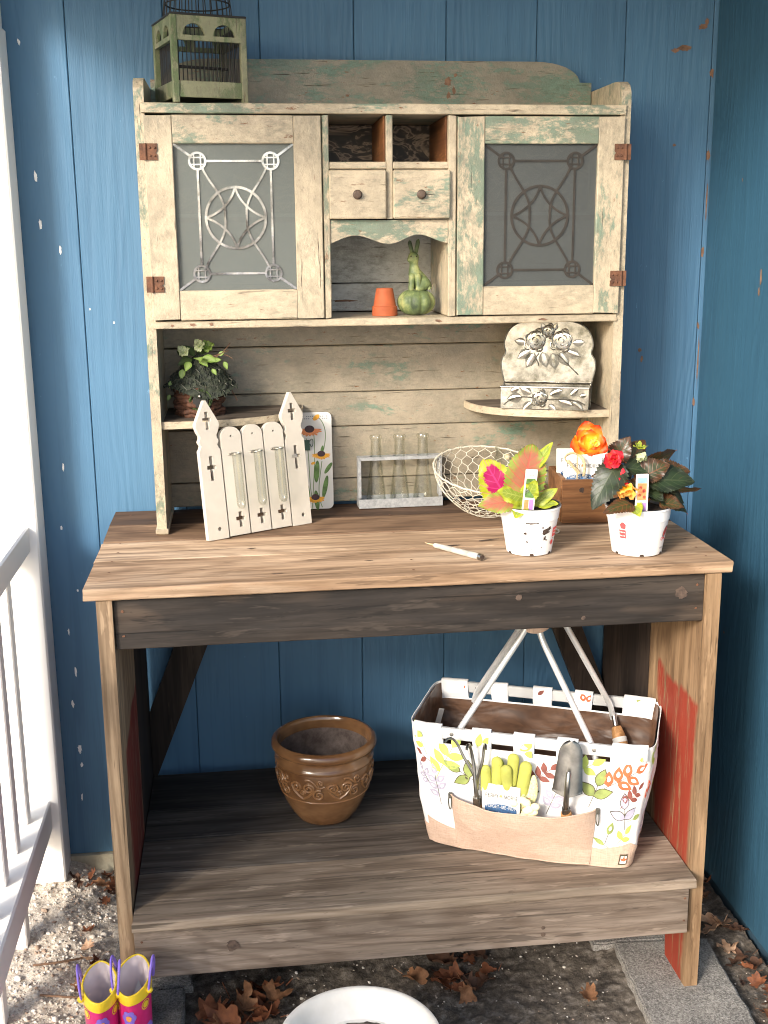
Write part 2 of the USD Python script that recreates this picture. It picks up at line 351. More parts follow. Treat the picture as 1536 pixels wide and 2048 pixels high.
plain('white_speck', (.78, .79, .78), .6); plain('peeled', (.17, .095, .06), .8, .45, 60, .5); plain('sill_wood', (.36, .33, .25), .8, .3, 30, .5)
g = G(); f1 = g.noise(g.coords((260, 260, 260)), 1, 3, .7); f2 = g.noise(g.coords((14, 14, 14)), 1, 6, .7)
g.done('concrete', base_color=g.mix(g.mask(f2, .35, .65), g.ramp(f1, [(.33, (.06, .056, .055)), (.5, (.17, .16, .15)), (.62, (.30, .285, .27)), (.7, (.42, .40, .38))]), g.ramp(f1, [(.33, (.12, .11, .10)), (.5, (.28, .265, .245)), (.66, (.42, .40, .375))])), roughness=.9, normal=g.bump(g.addv(f1, f2), .8, .004))
def ground_mats():
    g = G(); sp = g.add('separate_xyz', vector=g.add('geometry') + '.position'); w = g.noise(g.coords((5, 5, 5)), 1, 5, .6)
    v = g.noise(g.coords((130, 130, 130)), 1, 5, .7); pale = g.ramp(v, [(.3, (.30, .25, .20)), (.5, (.54, .48, .41)), (.66, (.68, .63, .56))])
    soil = g.ramp(g.noise(g.coords((40, 40, 40)), 1, 6, .7), [(.32, (.035, .029, .023)), (.5, (.105, .086, .068)), (.66, (.24, .21, .18))])
    e = g.addv(f'{sp}.x', g.mul(g.add('math', math_type='subtract', value1=w, value2=.5) + '.value', .22))
    c = g.mix(g.mask(e, .02, .13), pale, soil)
    g.done('ground', base_color=c, roughness=.95, normal=g.bump(g.addv(v, w), .8, .006))
    g = G(); v = g.noise(g.coords((3, 3, 3)), 1, 5, .6); g.done('yard', base_color=g.ramp(v, [(.3, (.40, .385, .35)), (.7, (.56, .54, .50))]), roughness=.95)
ground_mats()

# ------------------------------------------------------------------ ground
rng = np.random.default_rng(11)
put(None, 'ground', tm([(-150, -150, -.06), (150, -150, -.06), (150, 150, -.06), (-150, 150, -.06)], [(0, 1, 2), (0, 2, 3)]), 'yard', kind='structure')
def ground_z(x, y):
    p = np.stack([np.asarray(x) * 1.0, np.asarray(y) * 1.0, np.zeros_like(np.asarray(x, float))], -1)
    z = .030 * (meshkit.fbm(p * 5, 4, 3) - .5) + .012 * (meshkit.fbm(p * 40, 3, 8) - .5) + .006 * (meshkit.noise(p * 130, 5) - .5)
    left = np.clip((.0 - np.asarray(x)) / .15, 0, 1)
    z = z - .022 + left * (.022 + .035 * np.clip((np.asarray(y) + .1) / .8, 0, 1))
    return np.maximum(z, -.055)
put(None, 'bare_earth', grid(lambda u, v: np.stack([-.62 + 1.99 * u, -.75 + 1.40 * v, ground_z(-.62 + 1.99 * u, -.75 + 1.40 * v)], -1), 330, 240), 'ground', smooth=True, kind='structure')

# ------------------------------------------------------------------ back wall, right wall, porch roof
WY = .63
bw = thing('back_wall', 'blue painted vertical board siding wall behind the bench', 'wall', (.6, WY, 0))
GR = [-.0425 + .2005 * k for k in range(-1, 9)]
GR[0] = -.19
put(bw, 'backing', cbox(-.2, 1.40, WY + .006, WY + .10, .05, 2.42, .001), 'groove_dark')
edges = GR + [1.37]
for a, b in zip(edges[:-1], edges[1:]):
    if b - a > .03: put(bw, 'siding_board', cbox(a + .0009, b - .0009, WY, WY + .009, .05, 2.42, .0014), 'blue_siding')
put(bw, 'sill', plank(-.2, 1.37, WY - .012, WY + .05, -.06, .05, 0, 3), 'sill_wood')
def blob(cx, cz, w, h, seed, n=18, rough=.45):
    r = np.random.default_rng(seed); a = np.sort(r.random(n)) * 2 * PI; q = 1 - rough * r.random(n)
    return Polygon(np.c_[cx + w * q * np.cos(a), cz + h * q * np.sin(a)]).buffer(0)
wall_fn = plane_fn((0, WY, 0), (1, 0, 0), (0, 0, 1))
for i, (x, z, w, h) in enumerate([(1.2929, 1.9107, .022, .009), (1.275, 1.905, .012, .006), (1.336, 1.955, .013, .008), (1.345, 1.966, .006, .009), (1.362, 1.859, .006, .014), (1.364, 1.683, .006, .014), (1.363, 1.468, .005, .014), (1.362, 1.30, .004, .010), (1.361, 1.12, .004, .012), (1.2215, 1.246, .006, .007), (1.228, 1.225, .004, .010), (1.283, 1.7045, .005, .004), (1.366, 1.58, .002, .07), (1.366, 1.22, .002, .09)]):
    put(bw, 'peeled_paint', decal(blob(x, z, w, h, i), wall_fn, .05, .0007), 'peeled')
for i, (x, z, w, h) in enumerate([(-.0841, 1.487, .003, .012), (-.122, .325, .006, .014), (-.120, .285, .004, .008), (-.124, 1.64, .004, .014), (-.122, 1.54, .004, .013), (-.137, 1.91, .004, .010), (-.112, 1.01, .003, .011), (-.127, .62, .003, .01), (-.125, .20, .003, .012), (-.10, .72, .003, .004), (-.118, .52, .003, .016), (-.13, .44, .004, .012), (-.126, .87, .003, .008), (-.03, 1.36, .002, .003), (.02, 1.33, .002, .003)]):
    put(bw, 'paint_speck', decal(blob(x, z, w, h, i + 40), wall_fn, .05, .0008), 'white_speck')
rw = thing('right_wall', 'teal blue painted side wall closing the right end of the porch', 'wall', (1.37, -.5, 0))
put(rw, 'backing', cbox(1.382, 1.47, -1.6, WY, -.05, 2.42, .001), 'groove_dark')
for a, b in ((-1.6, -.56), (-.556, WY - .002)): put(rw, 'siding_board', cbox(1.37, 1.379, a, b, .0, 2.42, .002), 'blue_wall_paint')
for i, (y, z, w, h) in enumerate([(.33, 1.42, .006, .02), (.335, 1.39, .005, .012), (.40, .62, .006, .004), (.2, 1.02, .004, .006), (.45, 1.62, .003, .005)]):
    put(rw, 'peeled_paint', decal(blob(y, z, w, h, i + 80), lambda u, v, h_: np.stack([np.full_like(u, 1.37 - h_), u, v], -1), .05, .0007), 'peeled')
pr = thing('porch_roof', 'white boarded porch roof over the bench', 'roof', (.5, -.2, 2.42))
for k in range(8):
    a = -.47 + k * .1375; put(pr, 'roof_board', cbox(-.275, 1.47, a, a + .1345, 2.424, 2.445, .002), 'white_trim')
put(pr, 'beam', cbox(-.26, -.16, -.45, WY - .1, 2.05, 2.42, .004), 'white_trim')
put(pr, 'beam', cbox(-.16, 1.368, -.47, -.40, 2.26, 2.42, .004), 'white_trim')

# ------------------------------------------------------------------ post and railing
po = thing('porch_post', 'white painted square post against the end of the blue wall', 'post', (-.205, .59, 0))
put(po, 'shaft', cbox(-.252, -.1615, .535, .626, .03, 1.93, .004), 'white_trim')
put(po, 'cap_block', cbox(-.262, -.168, .528, .627, 1.93, 2.05, .003), 'white_trim')
ra = thing('porch_railing', 'white painted porch railing with square balusters at the left', 'railing', (-.22, -.2, 0))
put(ra, 'top_rail', cbox(-.268, -.181, -1.35, .535, .839, .900, .004), 'white_trim')
put(ra, 'bottom_rail', cbox(-.268, -.182, -1.35, .535, .170, .244, .004), 'white_trim')
for k in range(14):
    y = .44 - .128 * k; put(ra, 'baluster', cbox(-.252, -.213, y - .0195, y + .0195, .2445, .8385, .003), 'white_trim')
for y in (.326, .07, -.40, -1.1): put(ra, 'rail_foot', cbox(-.252, -.213, y - .0195, y + .0195, .0, .1695, .003), 'white_trim')

# ------------------------------------------------------------------ potting bench
be = thing('potting_bench', 'weathered barn wood potting bench with dark apron and lower shelf', 'bench', (.6, .3, 0))
T = .909
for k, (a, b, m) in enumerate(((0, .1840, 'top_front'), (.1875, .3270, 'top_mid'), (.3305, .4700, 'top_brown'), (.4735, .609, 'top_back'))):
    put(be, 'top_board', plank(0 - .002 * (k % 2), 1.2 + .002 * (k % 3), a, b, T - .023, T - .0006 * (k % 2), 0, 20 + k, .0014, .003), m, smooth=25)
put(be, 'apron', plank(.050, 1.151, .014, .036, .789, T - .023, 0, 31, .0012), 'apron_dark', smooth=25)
def leg_panel(x0, x1, pts): return ext(Polygon(pts).buffer(-.0012).buffer(.0012), 'x', x0, x1)
LB = T - .024
put(be, 'leg_board', leg_panel(.022, .050, [(.004, 0), (.115, 0), (.125, .09), (.15, .11), (.318, .11), (.32, LB), (.006, LB)]), 'leg_left')
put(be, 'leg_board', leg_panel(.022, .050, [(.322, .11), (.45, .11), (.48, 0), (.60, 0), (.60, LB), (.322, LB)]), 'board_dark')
put(be, 'leg_board', leg_panel(1.151, 1.179, [(.002, 0), (.112, 0), (.122, .09), (.15, .11), (.283, .11), (.285, LB), (.004, LB)]), 'leg_right')
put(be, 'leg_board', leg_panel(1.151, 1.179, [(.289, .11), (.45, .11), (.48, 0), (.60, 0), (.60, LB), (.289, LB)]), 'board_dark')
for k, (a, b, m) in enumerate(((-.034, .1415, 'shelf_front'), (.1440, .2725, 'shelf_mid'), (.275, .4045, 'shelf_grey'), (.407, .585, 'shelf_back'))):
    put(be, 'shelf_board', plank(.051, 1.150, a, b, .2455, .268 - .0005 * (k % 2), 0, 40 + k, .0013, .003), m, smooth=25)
put(be, 'lower_apron', plank(.051, 1.145, -.014, .008, .135, .245, 0, 47, .0016), 'apron_low', smooth=25)
def brace(p): return ext(Polygon(p), 'y', .572, .594)
put(be, 'brace', brace([(.0515, .26), (.058, .26), (.312, .884), (.236, .884), (.0515, .43)]), 'board_dark')
put(be, 'brace', brace([(1.1495, .26), (1.143, .26), (.9, .884), (.972, .884), (1.1495, .43)]), 'board_dark')
knotf = plane_fn((0, -.0143, 0), (1, 0, 0), (0, 0, 1))
for x, z, w, yy in ((.236, .192, .014, -.0143), (.845, .175, .005, -.0143), (.845, .16, .006, -.0143), (.79, .853, .007, .0137), (.915, .807, .005, .0137), (1.105, .848, .014, .0137)):
    f = plane_fn((0, yy, 0), (1, 0, 0), (0, 0, 1)); put(be, 'knot', decal(blob(x, z, w, w * .95, int(x * 977), 26, .25), f, .05, .0005), 'knot')

topf = plane_fn((0, 0, T + .0002), (1, 0, 0), (0, 1, 0))
rn = np.random.default_rng(17)
for x in (.036, .600, 1.165):
    for y in (.04, .105, .18, .25, .32, .39, .47, .56):
        if rn.random() < .8: put(be, 'nail_head', decal(blob(x + rn.uniform(-.008, .008), y + rn.uniform(-.008, .008), .0032, .0030, int(y * 999), 12, .2), topf, .05, .0006), 'rust')
for x, y, w, h, a in ((.775, .225, .030, .006, 16), (.700, .195, .020, .004, 10), (.30, .235, .012, .004, 5), (.345, .05, .016, .0025, 3), (.95, .06, .02, .002, -3), (.52, .11, .010, .003, 8)):
    put(be, 'gouge', decal(affinity.rotate(blob(x, y, w, h, int(x * 777), 24, .5), a), topf, .05, .0005), 'knot')
for x in (.066, 1.135):
    for z, yy in ((.815, .0137), (.862, .0137), (.165, -.0143), (.215, -.0143)):
        put(be, 'nail_head', decal(blob(x, z, .0030, .0030, int(z * 999), 12, .2), plane_fn((0, yy, 0), (1, 0, 0), (0, 0, 1)), .05, .0006), 'rust')
# ------------------------------------------------------------------ hutch
hu = thing('hutch', 'cream and green chipped paint hutch with glass doors standing on the bench', 'hutch', (.6, .48, T))
HY, HB = .378, .60
side = Polygon([(HY, T), (HB, T), (HB, 1.812), (.43, 1.812), (.405, 1.81), (.39, 1.803), (.381, 1.79), (HY, 1.772)])
put(hu, 'side_panel', ext(side, 'x', .1077, .1275), 'paint_z'); put(hu, 'side_panel', ext(side, 'x', 1.0735, 1.0933), 'paint_z')
for x in (.1077, 1.0735): put(hu, 'foot_block', cbox(x - .003, x + .024, HY - .006, HB, T + .0005, T + .012, .002), 'paint_x')
put(hu, 'top_shelf', plank(.1190, 1.0830, HY - .007, .60, 1.7425, 1.7625, 0, 51, .001), 'paint_green_x')
cr = [(.1285, 1.7635), (.1285, 1.83), (.155, 1.83)] + [(.155 + .098 * (1 - math.cos(a)), 1.83 + .042 * math.sin(a)) for a in np.linspace(.12, PI / 2, 9)]
cr = cr + [(1.2 - x, z) for x, z in cr[::-1]]
put(hu, 'crest_board', ext(Polygon(cr), 'y', .583, .600), 'paint_crest_x')
for z0, z1, m in ((.9175, .971, 'paint_back'), (.9725, 1.091, 'paint_back'), (1.0925, 1.169, 'paint_back'), (1.1705, 1.2735, 'paint_back'), (1.275, 1.331, 'paint_back')):
    put(hu, 'back_board', plank(.1262, 1.0748, .588, .600, z0, z1, 0, int(z0 * 100), .0005, ends=.0005), m)
for z0, z1 in ((1.349, 1.409), (1.4105, 1.56)): put(hu, 'back_board', plank(.1262, 1.0748, .588, .600, z0, z1, 0, int(z0 * 100), .0005, ends=.0005), 'paint_niche')
put(hu, 'back_board', plank(.1262, 1.0748, .588, .600, 1.5615, 1.742, 0, 9, .0005, ends=.0005), 'streaked_back')
put(hu, 'middle_shelf', plank(.1215, 1.0795, HY - .004, .587, 1.3320, 1.3475, 0, 52, .0008), 'paint_clean_x')
put(hu, 'back_cover', cbox(.126, 1.075, .6005, .604, .9175, 1.742, .0005), 'board_dark')
# centre cubbies
put(hu, 'centre_stile', plank(.4668, .4805, HY - .006, .587, 1.348, 1.742, 2, 53, .0006), 'paint_z')
put(hu, 'centre_stile', plank(.7187, .7350, HY - .006, .587, 1.348, 1.742, 2, 54, .0006), 'paint_z')
put(hu, 'cubby_divider', plank(.5938, .6072, HY - .004, .587, 1.5415, 1.742, 2, 55, .0005), 'paint_z')
for a, b in ((.481, .5935), (.6075, .7185)):
    put(hu, 'cubby_floor', cbox(a, b, HY - .004, .587, 1.640, 1.653, .001), 'paint_x')
    put(hu, 'cubby_lining', cbox(b - .003, b - .0005, HY + .01, .586, 1.6535, 1.7415, .0005), 'cubby_wood')
for a, b, kx in ((.479, .5925, .5345), (.6065, .7215, .6625)):
    d = put(hu, 'drawer', cbox(a, b, HY - .016, HY + .004, 1.5435, 1.6375, .0025), 'paint_clean_x' if kx < .6 else 'paint_x')
    put(d, 'knob', xf(rev([(0, 0), (.0095, 0), (.0095, .002), (.006, .004), (.0075, .008), (.006, .0115), (0, .0125)], 20), (kx, HY - .0155, 1.590), rx=90), 'dark_knob', smooth=40)
ap = [(.481, 1.5412), (.481, 1.4965)] + [(x, z) for x, z in curve([(.4815, 1.4965), (.505, 1.506), (.532, 1.5115), (.562, 1.504), (.598, 1.4945), (.628, 1.503), (.655, 1.5125), (.688, 1.505), (.7183, 1.4955)], 40)] + [(.7185, 1.5412)]
put(hu, 'scalloped_apron', ext(Polygon(ap), 'y', HY - .002, HY + .014), 'paint_green_x')
put(hu, 'drawer_rail', cbox(.481, .7185, HY + .005, .587, 1.535, 1.5410, .001), 'paint_x')
# doors
def ring2(c, r, w): return Point(c).buffer(r + w / 2, 24).difference(Point(c).buffer(r - w / 2, 24))
def bar2(a, b, w): return LineString([a, b]).buffer(w / 2, cap_style=2)
def lattice(x0, x1, z0, z1):
    cx, cz, w, h = (x0 + x1) / 2, (z0 + z1) / 2, x1 - x0, z1 - z0; out = []; s = .0042
    Rc = .0155; dx, dz = w * .305, h * .385; C = [(cx + i * dx, cz + j * dz) for i in (-1, 1) for j in (-1, 1)]
    for (px, pz) in C:
        out.append(ring2((px, pz), Rc, .0044)); q = .0065
        for sgn in (-1, 1):
            out.append(bar2((px + sgn * q, pz - .0135), (px + sgn * q, pz + .0135), .0026)); out.append(bar2((px - .0135, pz + sgn * q), (px + .0135, pz + sgn * q), .0026))
        ex, ez = (x0 if px < cx else x1), (z0 if pz < cz else z1); d = np.array([ex - px, ez - pz]); d /= np.linalg.norm(d)
        out.append(bar2(np.array([px, pz]) + d * Rc, (ex, ez), .0048))
    for i in (-1, 1):
        out.append(bar2((cx + i * dx, cz - dz + Rc), (cx + i * dx, cz + dz - Rc), s)); out.append(bar2((cx - dx + Rc, cz + i * dz), (cx + dx - Rc, cz + i * dz), s))
    R = .0585; out.append(ring2((cx, cz), R, .0050)); K = .0215
    for i in (-1, 1):
        for j in (-1, 1):  # curved straps from the corner rings to the star, and the star itself
            p = curve([(cx + i * (dx - .009), cz + j * (dz - .0125)), (cx + i * .047, cz + j * .068), (cx + i * .026, cz + j * .033), (cx + i * K, cz)], 14); out.append(LineString(p).buffer(s / 2, cap_style=2))
            p = curve([(cx, cz + j * R), (cx + i * .010, cz + j * .036), (cx + i * .026, cz + j * .018), (cx + i * R, cz)], 14); out.append(LineString(p).buffer(s / 2, cap_style=2))
    return unary_union(out).intersection(sbox(x0, z0, x1, z1))
HL = Polygon([(0, 0), (.034, 0), (.034, .010), (.031, .0135), (.034, .017), (.034, .031), (0, .031)])
def door(x0, x1, gx0, gx1, hx, flip, ms, label, strip='lead_strip', pane_='frosted_glass'):
    d = numbered(hu, 'cabinet_door'); UsdGeom.Xform.Define(stage, d); props(stage.GetPrimAtPath(d), label)
    y0, y1 = HY - .010, HY + .008; z0, z1, g0, g1 = 1.3492, 1.7400, 1.4078, 1.6870
    put(d, 'stile', plank(x0, gx0, y0, y1, z0, z1, 2, 61 + flip, .0006, .0018), ms[0]); put(d, 'stile', plank(gx1, x1, y0, y1, z0, z1, 2, 63 + flip, .0006, .0018), ms[1])
    put(d, 'rail', plank(gx0 + .0005, gx1 - .0005, y0 + .0007, y1, g1, z1, 0, 65 + flip, .0006, .0018, ends=0), ms[2]); put(d, 'rail', plank(gx0 + .0005, gx1 - .0005, y0 + .0007, y1, z0, g0, 0, 67 + flip, .0006, .0018, ends=0), ms[3])
    put(d, 'glass_pane', cbox(gx0 - .004, gx1 + .004, y0 + .010, y0 + .013, g0 - .004, g1 + .004, .0004), pane_)
    put(d, 'glass_lattice', ext(lattice(gx0, gx1, g0, g1), 'y', y0 + .0078, y0 + .0098), strip)
    for hz in (1.4050, 1.6560):
        p = affinity.scale(HL, -1 if flip else 1, 1, origin=(0, 0)); p = affinity.translate(p, hx, hz)
        hm = [ext(p, 'y', y0 - .0022, y0 - .0002), tube([(hx + (-.011 if flip else .011), y0 - .003, hz), (hx + (-.011 if flip else .011), y0 - .003, hz + .031)], .0028, 8)]
        for q in (.02, .029):
            for r_ in (.008, .023): hm.append(xf(trimesh.creation.icosphere(1, .0024), (hx + (-q if flip else q), y0 - .0024, hz + r_)))
        put(d, 'hinge', hm, 'rust')
door(.1240, .4652, .1780, .4108, .1145, 0, ('paint_clean_z', 'paint_clean_z', 'paint_x', 'paint_clean_x'), 'left glass door, its lattice catching the light', 'bright_strip')
door(.7368, .9999 + .0797, .7918, 1.0252, 1.0925, 1, ('paint_green_z', 'paint_z', 'paint_green_x', 'paint_clean_x'), 'right glass door, greener paint and darker glass', 'dark_strip', 'dark_glass')
for a, b in ((.128, .466), (.736, 1.073)): put(hu, 'inner_shelf', cbox(a, b, HY + .02, .587, 1.540, 1.549, .001), 'cubby_wood')
# the two quarter-round shelves
def quarter(x0, sgn, rx, z0, z1):
    P = [(x0, .385), (x0 + sgn * .02, .384)] + [(x0 + sgn * (.02 + (rx - .02) * math.sin(a)), .587 - .203 * math.cos(a) ** .8) for a in np.linspace(.25, PI / 2 - .02, 16)] + [(x0 + sgn * rx, .587), (x0, .587)]
    return Polygon(P).buffer(0)
q1, q2 = quarter(.128, 1, .30, 0, 0), quarter(1.073, -1, .277, 0, 0)
for q, za, zb in ((q1, 1.1286, 1.1432), (q2, 1.1286, 1.1440)):
    s_ = put(hu, 'corner_shelf', ext(q, 'z', za, zb), 'paint_clean_x'); put(s_, 'worn_top', ext(q.buffer(-.003), 'z', zb + .0002, zb + .001), 'shelf_top_dark')
put(hu, 'latch_hook', tube([(1.0935, .45, 1.40), (1.104, .448, 1.402), (1.108, .446, 1.396), (1.104, .446, 1.390), (1.0985, .446, 1.393)], .0014, 6), 'rust')
for x, z, w, h in ((.755, 1.83, .009, .012), (.768, 1.812, .006, .010), (.757, 1.803, .007, .009), (.772, 1.843, .005, .006)):
    put(hu, 'bare_patch', decal(blob(x, z, w, h, int(x * 999)), plane_fn((0, .583, 0), (1, 0, 0), (0, 0, 1)), .05, .0006), 'peeled')
for x, z, w, h in ((.20, 1.340, .008, .0035), (.237, 1.341, .005, .004), (.70, 1.340, .009, .004), (.16, 1.339, .004, .003), (.92, 1.339, .012, .003)):
    put(hu, 'bare_patch', decal(blob(x, z, w, h, int(x * 999)), plane_fn((0, HY - .004, 0), (1, 0, 0), (0, 0, 1)), .05, .0006), 'peeled')
put(hu, 'bare_patch', decal(blob(.525, 1.372, .035, .003, 5), plane_fn((0, .588, 0), (1, 0, 0), (0, 0, 1)), .05, .0006), 'peeled')

# ================================================================== things on the shelves, the bench and the ground
def place(m, o, d, n):
    """Turns a mesh built along +x with normal +z so that it starts at o, points along d and faces n."""
    d = np.asarray(d, float); d /= np.linalg.norm(d); n = np.asarray(n, float); n = n - d * (n @ d); n /= np.linalg.norm(n)
    R = np.eye(4); R[:3, 0], R[:3, 1], R[:3, 2], R[:3, 3] = d, np.cross(n, d), n, o
    m = m.copy(); m.apply_transform(R); return m
def leaf(L, W, n=12, m=8, power=(.8, 1.0), serr=0.0, ruffle=0.0, fold=0.15, bend=0.2, asym=0.0, seed=0, heart=0.0):
    """A leaf blade as one sheet; uv = (along, across)."""
    r = np.random.default_rng(seed); ph = r.random(4) * 9
    t, s = np.meshgrid(np.linspace(0, 1, n), np.linspace(-1, 1, m), indexing='ij')
    w = W / 2 * np.sin(PI * np.clip(t, 0, 1) ** power[0]) ** power[1]
    w = w * (1 + serr * np.where(np.abs(s) > .9, (np.arange(n) % 2)[:, None] * 2 - 1, 0) * .5) * (1 + asym * np.sign(s))
    x = L * t - heart * L * np.abs(s) ** 1.5 * (1 - t) ** 2; y = s * w
    z = fold * np.abs(y) - bend * L * t ** 2 + ruffle * W * np.sin(t * 11 + ph[0] + s * 2) * np.abs(s) ** 2 * .5 + ruffle * W * .2 * np.sin(t * 23 + ph[1]) * np.abs(s)
    V = np.stack([x, y, z], -1).reshape(-1, 3); F = []
    for i in range(n - 1):
        for j in range(m - 1): a = i * m + j; F += [(a, a + m, a + m + 1), (a, a + m + 1, a + 1)]
    return tm(V, F), np.stack([t, (s + 1) / 2], -1).reshape(-1, 2)
def leaf_mat(name, edge, centre, vein, back=None, jag=.25, at=(.45, .6), rough=.45, trans=.25, vein_amt=.5):
    g = G(); uv = g.add('uvmap', attribute='st') + '.UV'; sp = g.add('separate_xyz', vector=uv)
    s = g.add('math', math_type='absolute', value1=g.addv(g.mul(f'{sp}.y', 2.0), -1.0)) + '.value'
    t = g.add('math', math_type='absolute', value1=g.addv(g.mul(f'{sp}.x', 2.0), -.9)) + '.value'
    e = g.add('math', math_type='maximum', value1=s, value2=g.mul(t, t)) + '.value'
    nz = g.noise(g.coords((95, 95, 95)), 1, 4, .7); e = g.addv(e, g.mul(g.addv(nz, -.5), jag * 2.2))
    c = g.mix(g.mask(e, *at), centre, edge)
    # side veins run out and forward from the midrib
    ph = g.add('math', math_type='sine', value1=g.addv(g.mul(f'{sp}.x', 42.0), g.mul(s, -13.0))) + '.value'
    vm = g.add('math', math_type='maximum', value1=g.mask(ph, .86, .98), value2=g.mask(s, .07, .03)) + '.value'
    c = g.mix(g.mul(vm, vein_amt), c, vein)
    if back: c = g.mix(g.add('geometry') + '.backfacing', c, g.mix(g.mul(vm, .5), back, vein))
    h = g.addv(g.mul(vm, -.6), nz)
    p = g.add('principled_bsdf', base_color=c, roughness=rough, normal=g.bump(h, .35, .0012)); tr = g.add('translucent_bsdf', color=c)
    m = g.add('mix_closure', fac=trans, closure1=f'{p}.BSDF', closure2=f'{tr}.BSDF')
    MAT[name] = usdkit.material(stage, f'/World/Looks/{name}', g.n, g.l, surface=f'{m}.closure')
leaf_mat('coleus_bright', (.34, .38, .02), (.33, .004, .085), (.60, .05, .22), at=(.52, .62), jag=.42)
leaf_mat('coleus_salmon', (.25, .33, .055), (.36, .15, .085), (.52, .10, .08), at=(.45, .85), jag=.4, vein_amt=.75)
leaf_mat('coleus_lime', (.33, .38, .025), (.22, .29, .04), (.45, .5, .12))
leaf_mat('begonia_green', (.011, .018, .009), (.017, .031, .013), (.055, .075, .035), back=(.23, .03, .016), rough=.42, trans=.12)
leaf_mat('begonia_bronze', (.055, .03, .014), (.04, .045, .018), (.2, .06, .025), back=(.28, .05, .02), rough=.35, trans=.15)
leaf_mat('pale_leaf', (.20, .32, .06), (.3, .42, .13), (.4, .5, .22), trans=.3)
leaf_mat('white_green', (.55, .62, .36), (.68, .72, .5), (.5, .6, .3), trans=.3)
leaf_mat('moss_green', (.03, .055, .016), (.05, .085, .022), (.08, .12, .04), trans=.2)
def petal_mat(name, a, b, c):
    g = G(); uv = g.add('uvmap', attribute='st') + '.UV'; sp = g.add('separate_xyz', vector=uv)
    e = g.addv(f'{sp}.x', g.mul(g.addv(g.noise(g.coords((60, 60, 60)), 1, 3, .6), -.5), .35)); col = g.ramp(e, [(.15, a), (.5, b), (.9, c)])
    p = g.add('principled_bsdf', base_color=col, roughness=.5); tr = g.add('translucent_bsdf', color=col); m = g.add('mix_closure', fac=.35, closure1=f'{p}.BSDF', closure2=f'{tr}.BSDF')
    MAT[name] = usdkit.material(stage, f'/World/Looks/{name}', g.n, g.l, surface=f'{m}.closure')
petal_mat('petal_orange', (.90, .58, .03), (.90, .30, .012), (.78, .055, .01)); petal_mat('petal_yellow', (.95, .62, .02), (.95, .60, .10), (.95, .45, .12)); petal_mat('petal_red', (.75, .12, .05), (.72, .03, .04), (.62, .02, .05))
def glass(name, col, edge):
    """Thin clear glass that lets the light through, denser at its edges."""
    g = G(); fc = g.add('layer_weight', blend=.5) + '.facing'; f3 = g.mul(g.mul(fc, fc), fc)
    a = g.add('transparent_bsdf', color=g.mix(f3, col, edge)); b = g.add('glossy_bsdf', color=(1, 1, 1), roughness=.04)
    m = g.add('mix_closure', fac=g.addv(g.mul(f3, .30), .045), closure1=f'{a}.BSDF', closure2=f'{b}.BSDF')
    MAT[name] = usdkit.material(stage, f'/World/Looks/{name}', g.n, g.l, surface=f'{m}.closure')
glass('clear_glass', (.985, .99, .98), (.50, .53, .46))
plain('terracotta', (.34, .078, .025), .75, .14, 40, .2, 300)
plain('cream_white', (.50, .47, .42), .45, .05, 30, .1, 200); plain('plastic_white', (.72, .73, .75), .35, .015, 20); plain('card_white', (.66, .65, .62), .6)
plain('soil', (.030, .022, .016), .95, .7, 160, 1.0, 300); plain('black_plastic', (.015, .015, .016), .4)
plain('print_red', (.62, .07, .075), .5); plain('print_grey', (.28, .28, .29), .6); plain('print_black', (.03, .03, .03), .6); plain('print_navy', (.035, .10, .22), .6, .5, 120)
plain('print_orange', (.72, .26, .10), .6, .3, 60); plain('print_purple', (.42, .22, .55), .6); plain('print_green', (.10, .19, .05), .6, .5, 80); plain('print_yellow', (.75, .36, .03), .6, .3, 80); plain('print_skyblue', (.22, .36, .52), .6, .3, 60)
plain('moss_fibre', (.035, .06, .014), .9, .4, 90); plain('print_cone', (.05, .022, .028), .6, .4, 120); plain('print_teal', (.03, .075, .055), .5); plain('dibber_grey', (.40, .385, .35), .6, .25, 60)
plain('dirt_smear', (.05, .032, .024), .95, .4, 200)
rusty('zinc', (.23, .24, .25), (.37, .385, .40), metallic=.35, rough=.55, sc=90); rusty('pressed_tin', (.16, .158, .13), (.66, .645, .60), metallic=.95, rough=.25, sc=20); rusty('tin_dark', (.06, .058, .05), (.15, .145, .125), metallic=.6, rough=.45, sc=60)
plain('wire_white', (.50, .475, .40), .5, .12, 90); plain('wire_black', (.012, .011, .011), .5)
plain('steel', (.40, .385, .36), .26, .3, 40, metallic=1.0); plain('aluminium', (.72, .73, .74), .38, metallic=.55)
chippy('cage_paint', 2, cream=(.22, .225, .14), green=(.035, .07, .016), gm=(.47, .64), gloss=.7, worn=.4)
wood('crate_wood', (.09, .04, .016), (.19, .085, .035), (.30, .15, .065), axis=0, rough=.55, crack=.4); wood('handle_wood', (.36, .17, .06), (.55, .29, .12), (.66, .40, .2), axis=2, rough=.45, crack=.1)
plain('raffia', (.55, .43, .25), .8, .25, 200); rusty('bark', (.035, .014, .008), (.13, .05, .025), sc=70); rusty('thatch', (.006, .010, .007), (.030, .038, .022), sc=110)
plain('twig', (.11, .06, .035), .8, .4, 80); plain('mossy_stone', (.155, .20, .085), .7, .45, 45, .4, 180)
g = G(); mn = g.noise(g.coords((32, 32, 32)), 1, 5, .6); g.done('figurine', base_color=g.ramp(mn, [(.32, (.03, .048, .026)), (.5, (.105, .145, .055)), (.66, (.26, .28, .11))]), roughness=.6, normal=g.bump(mn, .4, .002))

